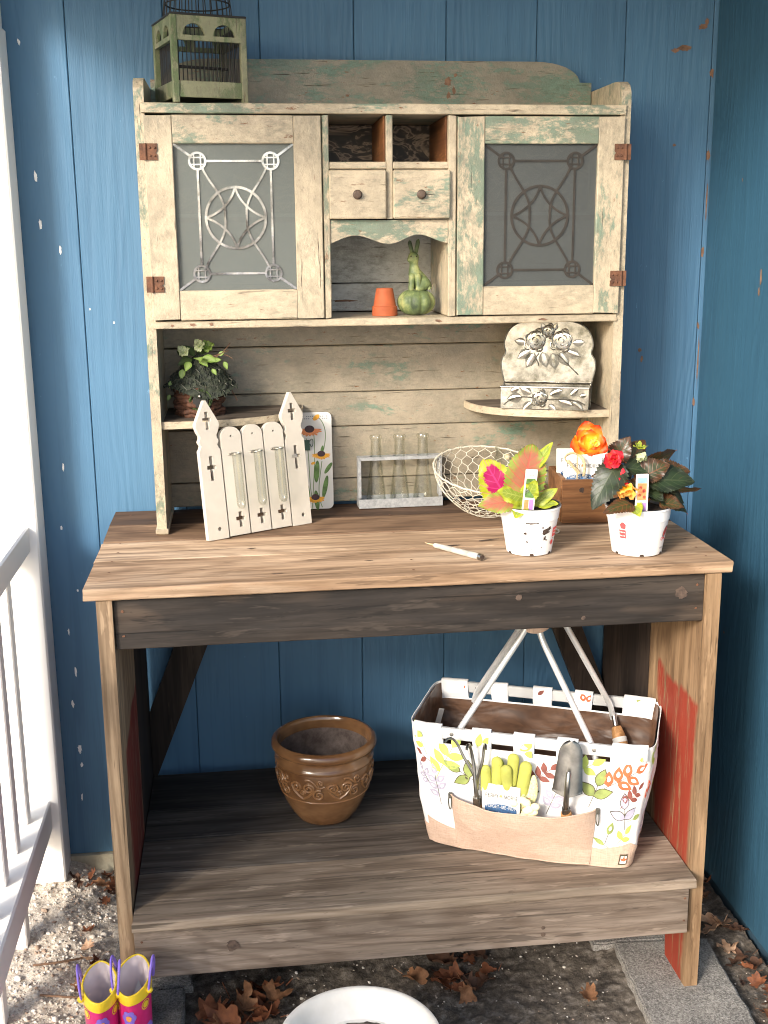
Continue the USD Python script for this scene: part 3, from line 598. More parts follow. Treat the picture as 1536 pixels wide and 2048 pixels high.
# ---- birdcage on the top shelf
cg = thing('birdcage', 'mossy green painted birdcage with black wires standing on the hutch', 'birdcage', (.2345, .462, 1.7632), rz=17)
H = .0735
def cage_side():
    p = sbox(-H + .010, .113, H - .010, .158)
    for c in (-.030, .030): p = p.difference(Point(c, .122).buffer(.0215, 24).intersection(sbox(-1, .122, 1, 1)))
    return p
for k in range(4):
    put(cg, 'arched_panel', xf(ext(cage_side(), 'y', -H + .0005, -H + .008), rz=90 * k), 'cage_paint', local=True)
    put(cg, 'lower_panel', xf(cbox(-H + .010, H - .010, -H + .0005, -H + .008, .010, .040, .001), rz=90 * k), 'cage_paint', local=True)
    put(cg, 'corner_post', xf(cbox(-H - .001, -H + .011, -H - .001, -H + .011, 0, .158, .0012), rz=90 * k), 'cage_paint', local=True)
    ws = [tube([(x, -H + .010, .036), (x, -H + .010, .145)], .0010, 5) for x in np.linspace(-H + .014, H - .014, 15)]
    put(cg, 'bar_row', [xf(w, rz=90 * k) for w in ws], 'wire_black', local=True)
put(cg, 'cage_floor', cbox(-H + .008, H - .008, -H + .008, H - .008, .012, .016, .0005), 'wire_black', local=True)
put(cg, 'roof_frame', [tube([(H * a, H * b, .1592), (H * c, H * d, .1592)], .0022, 6) for a, b, c, d in ((-1, -1, 1, -1), (1, -1, 1, 1), (1, 1, -1, 1), (-1, 1, -1, -1))], 'wire_black', local=True)
dome_w = []
for k in range(30):
    a = k / 30 * 2 * PI; P = []
    for t in np.linspace(0, 1, 12):
        r = .0665 * math.cos(t * PI / 2) ** .62 if t < 1 else 0.004; P.append((max(r, .004) * math.cos(a), max(r, .004) * math.sin(a), .158 + .105 * math.sin(t * PI / 2)))
    dome_w.append(tube(P, .00105, 5))
for r, z in ((.0665, .1595), (.0625, .190), (.052, .222)): dome_w.append(tube([(r * math.cos(a), r * math.sin(a), z) for a in np.linspace(0, 2 * PI, 40, endpoint=False)], .0014, 5, closed=True))
put(cg, 'wire_dome', dome_w, 'wire_black', local=True)
put(cg, 'perch', tube([(-.06, 0, .075), (.06, .01, .075)], .003, 8), 'wire_black', local=True)

# ---- niche: terracotta pot and rabbit
tp = [(0, 0), (.0262, 0), (.0270, .002), (.0262, .019), (.0238, .0200), (.0178, .0545), (.0165, .0565), (.004, .0568), (.004, .054), (0, .054)]
pt_ = put(None, 'terracotta_pot', xf(rev(tp, 40), (.5975, .446, 1.3476)), 'terracotta', smooth=35, label='small orange terracotta pot turned upside down in the niche', cat='flower pot')
rb = thing('rabbit_figurine', 'green rabbit figurine sitting on a pumpkin in the niche', 'figurine', (.6655, .452, 1.3476))
th, phs = np.meshgrid(np.linspace(0, 2 * PI, 73), np.linspace(-PI / 2, PI / 2, 25), indexing='ij')
def pump(u, v):
    a, p = u * 2 * PI, (v - .5) * PI; R = .0405 * (1 - .10 * np.abs(np.cos(4.5 * a)) ** 6) * np.cos(p) ** .8
    return np.stack([R * np.cos(a), R * np.sin(a), .0265 + .0275 * np.sin(p) - .004 * np.exp(-(R / .012) ** 2) * (np.sin(p) > 0)], -1)
put(rb, 'pumpkin', grid(pump, 91, 25), 'figurine', smooth=True, local=True)
J = dict(hip=((.010, .006, .066), (.019, .016, .018)), chest=((-.003, 0, .084), (.0135, .012, .016)), neck=((-.005, 0, .104), .0085), head=((-.006, -.002, .118), (.0115, .0115, .0125)), muz=((-.013, -.005, .114), (.007, .007, .006)),
         e1=((-.008, 0, .127), (.004, .0025, .004)), e1t=((-.013, .002, .147), (.0042, .002, .006)), e1p=((-.014, .003, .152), .0012), e2=((-.001, 0, .127), (.004, .0025, .004)), e2t=((.004, .002, .149), (.0044, .002, .006)), e2p=((.0055, .003, .155), .0012),
         f1=((-.010, -.008, .08), .007), f1p=((-.013, -.012, .054), .0055), f2=((.002, -.010, .08), .007), f2p=((.003, -.015, .054), .0055), th1=((.016, -.006, .064), (.014, .011, .014)), th1p=((.004, -.016, .054), (.008, .006, .005)), tail=((.029, .010, .06), .006))
rbm = hulls([('hip', 'chest'), ('chest', 'neck'), ('neck', 'head'), ('head', 'muz'), ('e1', 'e1t'), ('e1t', 'e1p'), ('e2', 'e2t'), ('e2t', 'e2p'), ('f1', 'f1p'), ('f2', 'f2p'), ('th1', 'hip'), ('th1', 'th1p'), ('hip', 'tail')], J, .003, 8)
put(rb, 'rabbit', rbm, 'figurine', smooth=True, local=True)
put(rb, 'eye', [xf(trimesh.creation.icosphere(2, .0015), p) for p in ((-.0125, -.0115, .1205), (-.001, -.0125, .1205))], 'dirt_smear', local=True)
put(rb, 'stem', tube([(.024, -.018, .053), (.027, -.020, .058)], .003, 6), 'figurine', local=True)

# ---- twig birdhouse on the left corner shelf
bh = thing('twig_birdhouse', 'little brown twig birdhouse with dark thatched roof and leafy top', 'birdhouse', (.203, .478, 1.1441))
r = np.random.default_rng(4)
for k in range(8):
    z = .004 + k * .0078; P = []
    for a in np.linspace(0, 2 * PI, 36, endpoint=False):
        R = .0455 + .0035 * math.sin(3 * a + k * 2.1) + .0028 * r.standard_normal(); P.append((R * math.cos(a), R * math.sin(a), z + .0012 * r.standard_normal()))
    put(bh, 'twig_course', tube(P, .0056, 7, closed=True, flat=.9), 'bark', smooth=60, local=True)
put(bh, 'core', rev([(0, 0), (.044, 0), (.044, .07), (0, .07)], 24), 'bark', local=True)
def roof(u, v):
    a = u * 2 * PI; R = .070 * (1 - v) ** .8 + .001; q = np.stack([np.cos(a) * 3, np.sin(a) * 3, v * 9], -1); nz = meshkit.fbm(q * 1.7, 3, 5) - .5
    return np.stack([(R * 1.02 + nz * .016) * np.cos(a) + .004, (R * .86 + nz * .016) * np.sin(a), .053 + .075 * v + .012 * np.sin(a * 2 + 1) * (1 - v) + nz * .008], -1)
put(bh, 'thatched_roof', grid(roof, 90, 26), 'thatch', smooth=40, local=True)
fib = []
for k in range(190):
    a, v0 = r.random() * 2 * PI, r.random() * .75; P = []
    for v in (v0, v0 - .08, v0 - .18): p = roof(np.array(a / 2 / PI), np.array(max(v, -.06))); P.append(p + [0, 0, .0015] + r.standard_normal(3) * .0012)
    fib.append(tube(P, .0011, 4))
put(bh, 'thatch_straw', fib, 'thatch', local=True, kind='stuff')
def hexwire(fn, n, rows, r0, hfrac=.38):
    """Twisted hexagonal wire netting on a surface fn(u around, v along)."""
    E = []
    for j in range(rows):
        v0, v1, v2 = j / rows, (j + hfrac) / rows, (j + 1) / rows
        for i in range(n):
            a = (i + (j % 2) * .5) / n; A, B = fn(a, v0), fn(a, v1)
            m_ = (A + B) / 2; E.append(tube([A, m_, B], r0 * 1.45, 5))
            if j < rows - 1:
                for d in (-.5, .5): E.append(tube([B, (B + fn(a + d / n, v2)) / 2, fn(a + d / n, v2)], r0, 5))
    return E
put(bh, 'roof_netting', hexwire(lambda a, v: roof(np.array(a), np.array(.03 + v * .8)) * [1.02, 1.02, 1] + [0, 0, .0035], 16, 7, .00026), 'tin_dark', local=True)
wr = []
for k in range(70):
    a = r.random() * 2 * PI; P = [(.004 + .021 * math.cos(a + d) + r.standard_normal() * .0015, -.050 + r.standard_normal() * .0022, .036 + .021 * math.sin(a + d) + r.standard_normal() * .0015) for d in (0, .3, .6)]; wr.append(tube(P, .0014, 4))
put(bh, 'moss_wreath', wr, 'moss_fibre', local=True)
put(bh, 'entrance', xf(rev([(0, 0), (.016, 0), (.016, .004), (0, .004)], 24), (.004, -.0505, .036), rx=90), 'wire_black', local=True); put(bh, 'perch_bead', xf(trimesh.creation.icosphere(2, .0038), (.003, -.058, .046)), 'steel', smooth=True, local=True)
for k, (x, y, z, dx, dy, dz, L, mt) in enumerate([(-.005, -.01, .125, -.4, -.2, .6, .03, 'moss_green'), (-.01, -.02, .12, -.9, -.5, -.2, .034, 'moss_green'), (.0, -.02, .122, .2, -.9, .1, .032, 'pale_leaf'), (.01, -.015, .122, .9, -.4, -.1, .034, 'pale_leaf'), (.005, -.02, .118, .6, -.7, -.3, .026, 'pale_leaf'), (-.015, -.03, .115, -.3, -.8, -.5, .026, 'pale_leaf'), (-.03, -.03, .10, -.2, -.5, -.9, .022, 'pale_leaf'), (.03, -.02, .115, .9, -.1, .2, .02, 'pale_leaf'), (.045, -.02, .125, .7, -.2, .7, .016, 'pale_leaf'), (.055, -.02, .113, .4, -.3, -.8, .018, 'pale_leaf'), (-.055, -.02, .075, -.3, -.4, -.8, .016, 'pale_leaf'), (-.06, -.01, .045, -.4, -.4, -.8, .014, 'pale_leaf'), (.0, .0, .125, .5, .3, .6, .036, 'moss_green'), (-.02, .0, .12, -.6, .2, .5, .03, 'moss_green'), (.03, -.035, .10, .5, -.4, -.6, .016, 'pale_leaf')]):
    m_, uv = leaf(L, L * .62, seed=k, bend=.25, n=8, m=6); put(bh, 'leaf', place(m_, (x, y, z), (dx, dy, dz), (.1, -.7, .6)), mt, smooth=True, local=True, uv=uv)
def bloom(c, n, R, mat_, parent, name, face, seed=0, cup=.5, W=.9, twist=0.0):
    """A many-petalled bloom: rings of cupped petals round an axis."""
    r_ = np.random.default_rng(seed); face = np.asarray(face, float); face /= np.linalg.norm(face); a0 = np.cross(face, [.3, .1, .9]); a0 /= np.linalg.norm(a0); b0 = np.cross(face, a0); M_, U = [], []
    for k in range(n):
        q = k / n; a = k * 2.399 + r_.random() * .3; L = R * (.55 + .5 * q) * (.9 + .2 * r_.random()); lift = cup * (1 - q) + .12
        d = (math.cos(a) * a0 + math.sin(a) * b0) * (1 - lift * .6) + face * lift
        m_, uv = leaf(L, L * W, power=(.62, .6), ruffle=.22, fold=-.12, bend=-.25 + .3 * r_.random(), seed=seed + k, n=14, m=9); M_.append(place(m_, np.asarray(c) + face * R * .05 * (1 - q), d, face - d * .3)); U.append(uv)
    return put(parent, name, join(M_), mat_, smooth=True, local=True, uv=np.vstack(U))
for k, (x, y, z) in enumerate(((-.026, -.022, .135), (.006, -.012, .146), (.024, -.004, .142))):
    bloom((x, y, z), 7, .019, 'white_green' if k < 2 else 'pale_leaf', bh, 'blossom', (-.1, -.6, .6), 30 + k, .7, 1.0)
put(bh, 'twig', [tube(curve(P, 8), .0011, 5) for P in ([(.02, -.01, .12), (.045, -.02, .128), (.066, -.02, .136)], [(.03, -.015, .118), (.055, -.02, .134), (.07, -.022, .152)], [(.045, -.02, .127), (.066, -.022, .124), (.073, -.022, .118)])], 'twig', local=True)
put(bh, 'stray_straw', tube(curve([(.066, -.01, .058), (.075, -.015, .04), (.080, -.016, .030)], 6), .0013, 5), 'twig', local=True)

# ---- pressed tin wall pocket on the right corner shelf
tn = thing('tin_wall_pocket', 'silver pressed tin wall pocket with roses on the corner shelf', 'planter', (.954, .452, 1.1452), rz=-21)
prof = [(.094, 0), (.0945, .05), (.100, .075), (.102, .09), (.099, .105), (.0925, .116), (.0955, .130), (.093, .148), (.084, .166), (.068, .178), (.045, .184)]
pl = Polygon([(x, z) for x, z in curve(prof[1:], 40)] + [(-x, z) for x, z in curve(prof[1:], 40)[::-1]] + [(-.094, 0), (.094, 0)]).buffer(0)
put(tn, 'back_plate', ext(pl, 'y', .0, .0022), 'pressed_tin', local=True); put(tn, 'rolled_edge', tube([(x, 0.0, z) for x, z in np.array(pl.exterior.coords)[:-1]], .0016, 6, closed=True), 'tin_dark', smooth=60, local=True)
bx0, bx1, bd, bz = -.095, .093, .050, .047
put(tn, 'trough', [cbox(bx0, bx1, -bd, -bd + .0016, 0, bz, .0006), cbox(bx0, bx0 + .0016, -bd + .0017, 0, 0, bz, .0006), cbox(bx1 - .0016, bx1, -bd + .0017, 0, 0, bz, .0006), cbox(bx0, bx1, -bd + .0017, 0, .001, .003, .0005)], 'pressed_tin', local=True)
put(tn, 'rim', [tube([(bx0, 0, bz), (bx0, -bd, bz), (bx1, -bd, bz), (bx1, 0, bz)], .0018, 6), tube([(bx0, -.001, bz + .004), (bx1, -.001, bz + .004)], .0022, 6)], 'steel', local=True)
def relief_rose(cx, cz, R, y, seed):
    r_ = np.random.default_rng(seed); hi, lo = [], []
    for k in range(13):
        q = k / 13; a = k * 2.4; rr = R * q ** .7 * .72; s_ = R * (.26 + .3 * q); pts = []
        for t in np.linspace(-1.25, 1.25, 9): pts.append((cx + rr * math.cos(a) + s_ * math.cos(a + t) * .6, y - .0032 * (1 - q) - .0018, cz + rr * math.sin(a) + s_ * math.sin(a + t) * .6))
        hi.append(tube(pts, [.0006 + .0012 * math.sin(PI * i / 8) for i in range(9)], 6)); lo.append(tube([(p[0], y - .0010, p[2] - .0019) for p in pts], .0014, 5))
    e = trimesh.creation.icosphere(2, 1.0); hi.append(xf(e, (cx, y, cz), s=(R * .8, .004, R * .8))); return hi, lo
def relief_leaf(cx, cz, L, ang, y):
    m_, _ = leaf(L, L * .55, n=9, m=7, fold=-.25, bend=0.05); return place(m_, (cx, y - .0012, cz), (math.cos(ang), -.06, math.sin(ang)), (0, -1, 0)), place(leaf(L * 1.2, L * .80, n=9, m=5, fold=0, bend=0)[0], (cx - .002 * math.cos(ang), y - .0005, cz - .002 * math.sin(ang)), (math.cos(ang), 0, math.sin(ang)), (0, -1, 0))
hi, lo = [], []
for cx, cz, R, s_ in ((-.027, .143, .027, 1), (.029, .143, .027, 2), (0, .163, .017, 3)): a, b = relief_rose(cx, cz, R, 0, s_); hi += a; lo += b
for cx, cz, L, an in ((-.04, .120, .028, 3.7), (-.030, .114, .031, 4.2), (-.012, .116, .030, 5.0), (.010, .114, .031, 4.9), (.026, .116, .030, 5.3), (.042, .120, .028, 5.9), (-.050, .138, .022, 3.0), (.054, .138, .022, .1), (-.010, .165, .015, 1.8), (.012, .166, .015, 1.2)): a, b = relief_leaf(cx, cz, L, an, 0); hi.append(a); lo.append(b)
for P in ([(-.02, -.001, .115), (-.03, -.001, .10), (-.036, -.001, .088)], [(.02, -.001, .113), (.035, -.001, .100), (.044, -.001, .092)], [(-.03, -.001, .108), (-.022, -.001, .096), (-.020, -.001, .088)], [(.03, -.001, .105), (.05, -.001, .085), (.066, -.001, .070)]): lo.append(tube(curve(P, 6), .0012, 5))
put(tn, 'rose_relief', hi, 'pressed_tin', smooth=50, local=True); put(tn, 'rose_relief_shade', lo, 'tin_dark', local=True)
hi, lo = relief_rose(-.010, .024, .020, -bd, 6)
for cx, cz, L, an in ((-.03, .034, .024, 2.7), (-.05, .026, .028, 3.3), (-.028, .014, .024, 3.9), (.012, .032, .026, .4), (.03, .02, .030, -.3), (.055, .032, .020, .7), (.06, .018, .026, 5.6), (.075, .03, .014, .2), (-.072, .038, .018, .4), (.01, .010, .018, 5.6)): a, b = relief_leaf(cx, cz, L, an, -bd); hi.append(a); lo.append(b)
lo.append(tube(curve([(-.088, -bd - .001, .008), (-.05, -bd - .002, .026), (0, -bd - .002, .022), (.05, -bd - .002, .022), (.085, -bd - .001, .012)], 20), .0013, 5))
put(tn, 'front_relief', hi, 'pressed_tin', smooth=50, local=True); put(tn, 'front_relief_shade', lo, 'tin_dark', local=True)

# ---- white picket fence vase holder
pk = thing('picket_vase_holder', 'white miniature picket fence holding three glass tubes on the bench', 'vase holder', (.2154, .3035, T + .0005), rz=29.3, rx=-7.5)
def slot_cross(cx, cz, h, w, t=.0055): return unary_union([sbox(cx - t / 2, cz - h / 2, cx + t / 2, cz + h / 2), sbox(cx - w / 2, cz - t / 2 + .002, cx + w / 2, cz + t / 2 + .002)]).buffer(.0012)
for k in range(5):
    c = .0237 + k * .0505
    if k in (0, 4):
        half = [(.0235, 0), (.0235, .183), (.0205, .1865), (.018, .193), (.0205, .198), (.022, .2015), (.0185, .208), (.0185, .213), (.0225, .220), (.0265, .232), (.026, .238), (.0015, .284)]
        p = Polygon([(c + x, z) for x, z in half] + [(c - x, z) for x, z in half[::-1]]).buffer(-.0012).buffer(.0012)
        p = p.difference(slot_cross(c, .243, .034, .017)).difference(slot_cross(c, .146, .048, .018)).difference(Point(c + .004, .021).buffer(.0042))
    else:
        p = Polygon([(c - .0235, .002), (c + .0235, .002), (c + .0235, .205)] + [(c + .0235 * math.cos(a), .205 + .021 * math.sin(a)) for a in np.linspace(.1, PI - .1, 20)] + [(c - .0235, .205)])
        p = p.difference(slot_cross(c + .004, .034, .030, .019)).difference(Point(c, .207).buffer(.0022))
    put(pk, 'picket', ext(p, 'y', 0, .0125), 'cream_white', local=True)
for z in (.052, .118): put(pk, 'batten', cbox(.006, .243, .0128, .0245, z, z + .022, .001), 'handle_wood', local=True)
for k in (1, 2, 3):
    c = .0265 + k * .0505; zt = .170
    put(pk, 'glass_tube', xf(rev([(.0002, -.002), (.005, -.0005), (.0088, .006), (.0092, .014), (.0092, zt - .058), (.0108, zt - .056), (.0108, zt - .0545), (.0080, zt - .0545), (.0080, .014), (.0076, .007), (.004, .001), (.0002, .0)], 24), (c, -.0112, .058)), 'clear_glass', smooth=50, local=True)
    put(pk, 'wire_hanger', [tube([(c + .0108 * math.cos(a), -.0112 + .0108 * math.sin(a), zt + .0005) for a in np.linspace(0, 2 * PI, 20, endpoint=False)], .0009, 5, closed=True), cbox(c - .013, c + .013, -.002, .001, zt - .002, zt + .002, .0005)], 'steel', local=True)

# ---- flower sign standing behind the fence
sg = thing('flower_sign', 'white board painted with orange coneflowers standing behind the fence', 'sign', (.4370, .556, T + .0005), rx=-6)
put(sg, 'board', ext(sbox(-.052 + .012, .012, .054 - .012, .2185 - .012).buffer(.012, 8), 'y', 0, .006), 'card_white', local=True)
sf = plane_fn((0, 0, 0), (1, 0, 0), (0, 0, 1))
def cone_flower(cx, cz, w, mt, seed):
    r_ = np.random.default_rng(seed); P = []
    for k in range(11):
        a = -PI * (.02 + .96 * k / 10); L = w * (.9 + .2 * r_.random()); q = Polygon([(0, -.18 * w), (L * .45, -.22 * w), (L, -.05 * w), (L * 1.05, .05 * w), (L * .9, .14 * w), (L * .4, .16 * w), (0, .1 * w)])
        q = affinity.scale(affinity.rotate(q, math.degrees(a), origin=(0, 0)), 1, .55, origin=(0, 0)); P.append(affinity.translate(q, cx, cz))
    put(sg, 'flower_print', decal(unary_union(P).buffer(0), sf, .05, .0004), mt, local=True)
    put(sg, 'cone_print', decal(affinity.scale(Point(cx, cz + .05 * w).buffer(w * .42, 12), 1, .75), sf, .05, .0007), 'print_cone', local=True)
stems = [LineString(curve(P, 14)).buffer(.0008) for P in ([(.013, .175), (.014, .12), (.010, .06), (.006, .0)], [(.021, .210), (.036, .190), (.038, .150), (.030, .118)], [(.030, .108), (.024, .07), (.022, .03), (.028, .004)], [(-.004, .16), (.0, .12), (.002, .06), (.006, .02)])]
lv = lambda cx, cz, L, W, an: affinity.translate(affinity.rotate(affinity.scale(Point(0, 0).buffer(.5, 10), L, W), an, origin=(0, 0)), cx, cz)
put(sg, 'stem_print', decal(unary_union(stems), sf, .2, .0003), 'print_green', local=True)
for cx, cz, L, W, an in ((.018, .085, .05, .012, 85), (.044, .092, .030, .009, 55), (-.006, .045, .055, .012, 100), (.036, .05, .052, .011, 78), (.016, .02, .045, .012, 95), (.031, .135, .018, .006, 75)): put(sg, 'leaf_print', decal(lv(cx, cz, L, W, an), sf, .1, .00035), 'print_green', local=True)
cone_flower(.004, .180, .026, 'print_orange', 1); cone_flower(.029, .124, .021, 'print_yellow', 2); cone_flower(.013, .026, .022, 'print_yellow', 3)
for q in (lv(.020, .207, .018, .010, 40), lv(.010, .104, .010, .006, 20)): put(sg, 'bud_print', decal(q, sf, .1, .0005), 'print_yellow', local=True)
put(sg, 'lettering', decal(unary_union([sbox(-.03 + i * .0045, z, -.03 + i * .0045 + .0028, z + .0022) for i in range(17) for z in (.2085, .2035) if (i * 7 + int(z * 1e4)) % 5]), sf, .1, .0004), 'print_grey', local=True)
put(sg, 'green_clip', [cbox(-.016, .0035, -.006, -.0015, .134, .157, .0005), tube(curve([(.002, -.004, .152), (.010, -.004, .158), (.008, -.004, .142), (.004, -.004, .148)], 10), .0009, 5)], 'print_teal', local=True)

# ---- zinc rack with three glass bottles
rk = thing('bottle_rack', 'grey zinc rack with a rectangular frame against the hutch back', 'rack', (.6435, .565, T + .0005), rz=1.5)
put(rk, 'tray', [cbox(-.0965, .0965, -.024, -.0225, 0, .021, .0005), cbox(-.0965, .0965, .0215, .023, 0, .021, .0005), cbox(-.0965, -.095, -.0225, .0215, 0, .021, .0005), cbox(.095, .0965, -.0225, .0215, 0, .021, .0005), cbox(-.095, .095, -.0225, .0215, .002, .006, .0005)], 'zinc', local=True)
top = sbox(-.0965, -.012, .0965, .012)
for c in (-.054, 0, .054): top = top.difference(Point(c, 0).buffer(.0145, 20))
put(rk, 'top_bar', [ext(top, 'z', .1135, .1155), cbox(-.0965, .0965, -.0135, -.012, .108, .1155, .0004), cbox(-.0965, .0965, .012, .0135, .108, .1155, .0004)], 'zinc', local=True)
for x in (-.0965, .0895): put(rk, 'upright', cbox(x, x + .007, -.0135, .0135, .0212, .1134, .0008), 'zinc', local=True)
bp = [(.0002, 0), (.0215, 0), (.0228, .002), (.0225, .010), (.0120, .104), (.0112, .146), (.0136, .150), (.0140, .154), (.0128, .157), (.0098, .157), (.0094, .146), (.0102, .104), (.0205, .010), (.0195, .004), (.0002, .004)]
for c, lab in ((-.054, 'left glass bottle in the zinc rack, beside the flower sign'), (0, 'middle glass bottle in the zinc rack'), (.054, 'right glass bottle in the zinc rack, nearest the wire basket')):
    b = thing('glass_bottle', lab, 'bottle', (.6435 + c, .565 + c * .026, T + .0072), group='clear glass bottles in the zinc rack')
    put(b, 'bottle_body', rev(bp, 28), 'clear_glass', smooth=50, local=True)

# ---- glass jar behind the basket
jr = thing('glass_jar', 'empty clear glass jar behind the coleus and the wire basket', 'jar', (.892, .525, T + .0005))
put(jr, 'jar_body', rev([(.0002, 0), (.034, 0), (.0375, .004), (.0375, .108), (.0335, .118), (.0335, .130), (.0355, .131), (.0355, .134), (.0315, .134), (.0315, .117), (.0352, .107), (.0352, .006), (.0002, .004)], 36), 'clear_glass', smooth=45, local=True)

# ---- chicken wire basket
wb = thing('wire_basket', 'cream chicken wire basket bowl behind the coleus pot', 'basket', (.822, .445, T + .056), rx=14, ry=2)
def bowl(a, v):
    R = .122 * (1 - .62 * v ** 1.9); t = a * 2 * PI
    return np.array([R * math.cos(t), R * math.sin(t), .050 - .098 * v])
put(wb, 'netting', hexwire(bowl, 26, 7, .0008), 'wire_white', smooth=60, local=True)
base = [tube([(.046 * math.cos(a), .046 * math.sin(a), -.0455) for a in np.linspace(0, 2 * PI, 32, endpoint=False)], .0013, 6, closed=True)]
for i in range(5):
    q = -.036 + i * .018; w_ = math.sqrt(.046 ** 2 - q ** 2); base += [tube([(-w_, q, -.046), (w_, q, -.046)], .0008, 5), tube([(q, -w_, -.0465), (q, w_, -.0465)], .0008, 5)]
put(wb, 'base_ring', base, 'wire_white', local=True)
put(wb, 'rim_wire', [tube([(R * math.cos(a), R * math.sin(a), .050 + .0008 * math.sin(a * 26)) for a in np.linspace(0, 2 * PI, 90, endpoint=False)], .0021, 7, closed=True) for R in (.1225,)] + [tube([(.1225 * math.cos(a) + .0026 * math.cos(b) * math.cos(a), .1225 * math.sin(a) + .0026 * math.cos(b) * math.sin(a), .050 + .0026 * math.sin(b)) for a, b in zip(np.linspace(a0, a0 + .07, 12), np.linspace(0, 12, 12))], .0007, 4) for a0 in np.linspace(0, 2 * PI, 27)], 'wire_white', smooth=60, local=True)

# ---- the two white nursery pots
def pot_fn(r0, r1, Hh):
    def f(u, v, h):
        R = r0 + (r1 - r0) * np.asarray(v) / Hh + h; a = np.asarray(u) / (r0 * .5 + r1 * .5) - PI / 2
        return np.stack([R * np.cos(a), R * np.sin(a), np.asarray(v) + 0 * R], -1)
    return f
def nursery_pot(loc, r0, r1, Hh, label, rz):
    t = thing('potted_' + label[0], label[1], 'potted plant', loc, rz=rz)
    body = [(.0002, .003), (r0 - .012, .004), (r0 - .003, 0), (r0, .0015), (r0 + (r1 - r0) * .72, Hh * .72), (r0 + (r1 - r0) * .73 + .0012, Hh * .735), (r1 - .0003, Hh - .005), (r1 + .0012, Hh - .004), (r1 + .0012, Hh - .0004)]
    put(t, 'pot', rev(body + [(r1 - .001, Hh - .0004), (r1 - .001, Hh - .001), (r0 - .001, .006), (.0002, .006)], 56), 'plastic_white', smooth=35, local=True)
    put(t, 'pot_lining', rev([(r1 - .0022, Hh + .0006), (r1 + .0008, Hh + .0010), (r1 + .0008, Hh + .0001), (r1 - .0016, Hh - .0004), (r1 - .0062, Hh - .024), (r1 - .0074, Hh - .024)], 56), 'black_plastic', smooth=40, local=True)
    so = grid(lambda u, v: np.stack([(r1 - .003) * v * np.cos(u * 2 * PI), (r1 - .003) * v * np.sin(u * 2 * PI), Hh - .010 + .008 * (meshkit.fbm(np.stack([v * np.cos(u * 6.283) * 9, v * np.sin(u * 6.283) * 9, 0 * u], -1), 3, 2) - .5)], -1), 60, 16)
    put(t, 'soil', so, 'soil', smooth=True, local=True)
    for a in (-.15, .95, -1.4, 2.2, 3.3): put(t, 'drain_notch', decal(Polygon([(-.005, 0), (.005, 0), (.0035, .0045), (-.0035, .0045)]), lambda u, v, h, a=a: pot_fn(r0, r1, Hh)(u + a * r0, v + .0012, h), .01, .0006), 'dirt_smear', local=True)
    return t
def plant_tag(t, o, ex, ez, pic, parts_):
    f = plane_fn(o, ex, ez); put(t, 'plant_tag', sheet(sbox(-.0125, -.05, .0125, .060).buffer(-.002).buffer(.002), f, .0008, .2), 'card_white', local=True)
    for poly, mt in parts_: put(t, 'tag_print', decal(poly, f, .2, .0003), mt, local=True)
pc = nursery_pot((.8375, .1320, T + .0005), .0435, .0590, .0945, ('coleus', 'lime and magenta coleus in a dirt-smeared white pot with a tag'), 0)
pf = pot_fn(.0435, .0590, .0945)
r = np.random.default_rng(8)
for x, z, w, h in ((-.008, .068, .013, .004), (-.0175, .071, .004, .003), (.003, .069, .004, .002), (.022, .050, .010, .008), (.016, .046, .006, .006), (.029, .056, .005, .004), (.019, .036, .004, .006), (.024, .032, .003, .002), (-.021, .047, .005, .004), (-.017, .030, .002, .004), (.014, .018, .002, .002), (-.008, .015, .002, .001), (-.02, .082, .002, .002), (.013, .058, .002, .003)):
    put(pc, 'dirt_spot', decal(blob(x, z, w, h, int(abs(x) * 7e4 + z * 1e4), 22, .6), pf, .006, .0006), 'dirt_smear', local=True)
put(pc, 'red_label', decal(affinity.rotate(sbox(.040, .036, .058, .055), 4), pf, .006, .0006), 'print_red', local=True)
put(pc, 'label_lettering', decal(unary_union([sbox(.043 + i * .003, z, .0448 + i * .003, z + .0022) for i in range(4) for z in (.048, .042)]), pf, .006, .0010), 'card_white', local=True)
put(pc, 'berry_print', decal(blob(.043, .025, .0055, .006, 3, 24, .15), pf, .006, .0006), 'print_red', local=True); put(pc, 'berry_leaf_print', decal(unary_union([blob(.045, .0325, .006, .0025, 9, 14, .7), blob(.0365, .025, .002, .005, 4, 10, .6)]), pf, .006, .0008), 'print_grey', local=True)
plant_tag(pc, (-.012, -.038, .1085), (.97, .16, -.12), (.11, .10, 1.0), None, [(sbox(-.0095, .006, .0095, .042), 'print_green'), (unary_union([lv(-.002, .026, .030, .004, 60), lv(.003, .022, .026, .004, 110), lv(-.004, .018, .02, .003, 30)]), 'card_white'), (sbox(-.0095, -.03, -.0005, .002), 'print_orange'), (sbox(.001, -.03, .0095, .002), 'print_purple'), (unary_union([sbox(-.006 + .003 * i, .048, -.004 + .003 * i, .0495) for i in range(4)]), 'print_grey')])
def put_leaf(t, L, W, o, d, nrm, mt, seed, **kw):
    m_, uv = leaf(L, W, seed=seed, **{**dict(n=30, m=14, power=(.72, .75), serr=.09, ruffle=.07, fold=.10, bend=.16), **kw}); put(t, 'leaf', place(m_, o, d, nrm), mt, smooth=True, local=True, uv=uv)
    return o
CR = (0, 0, .088)
CW = dict(power=(.62, .58), ruffle=.09, fold=.05)
put_leaf(pc, .100, .080, (-.040, -.004, .098), (-.52, -.10, .78), (-.30, -.92, -.05), 'coleus_bright', 1, heart=.10, **CW)
put_leaf(pc, .092, .084, (-.022, -.020, .124), (.24, -.06, .95), (.10, -.96, .16), 'coleus_salmon', 2, heart=.14, **CW)
put_leaf(pc, .060, .028, (.006, -.012, .165), (.38, -.1, .80), (-.8, -.5, .1), 'coleus_lime', 3)
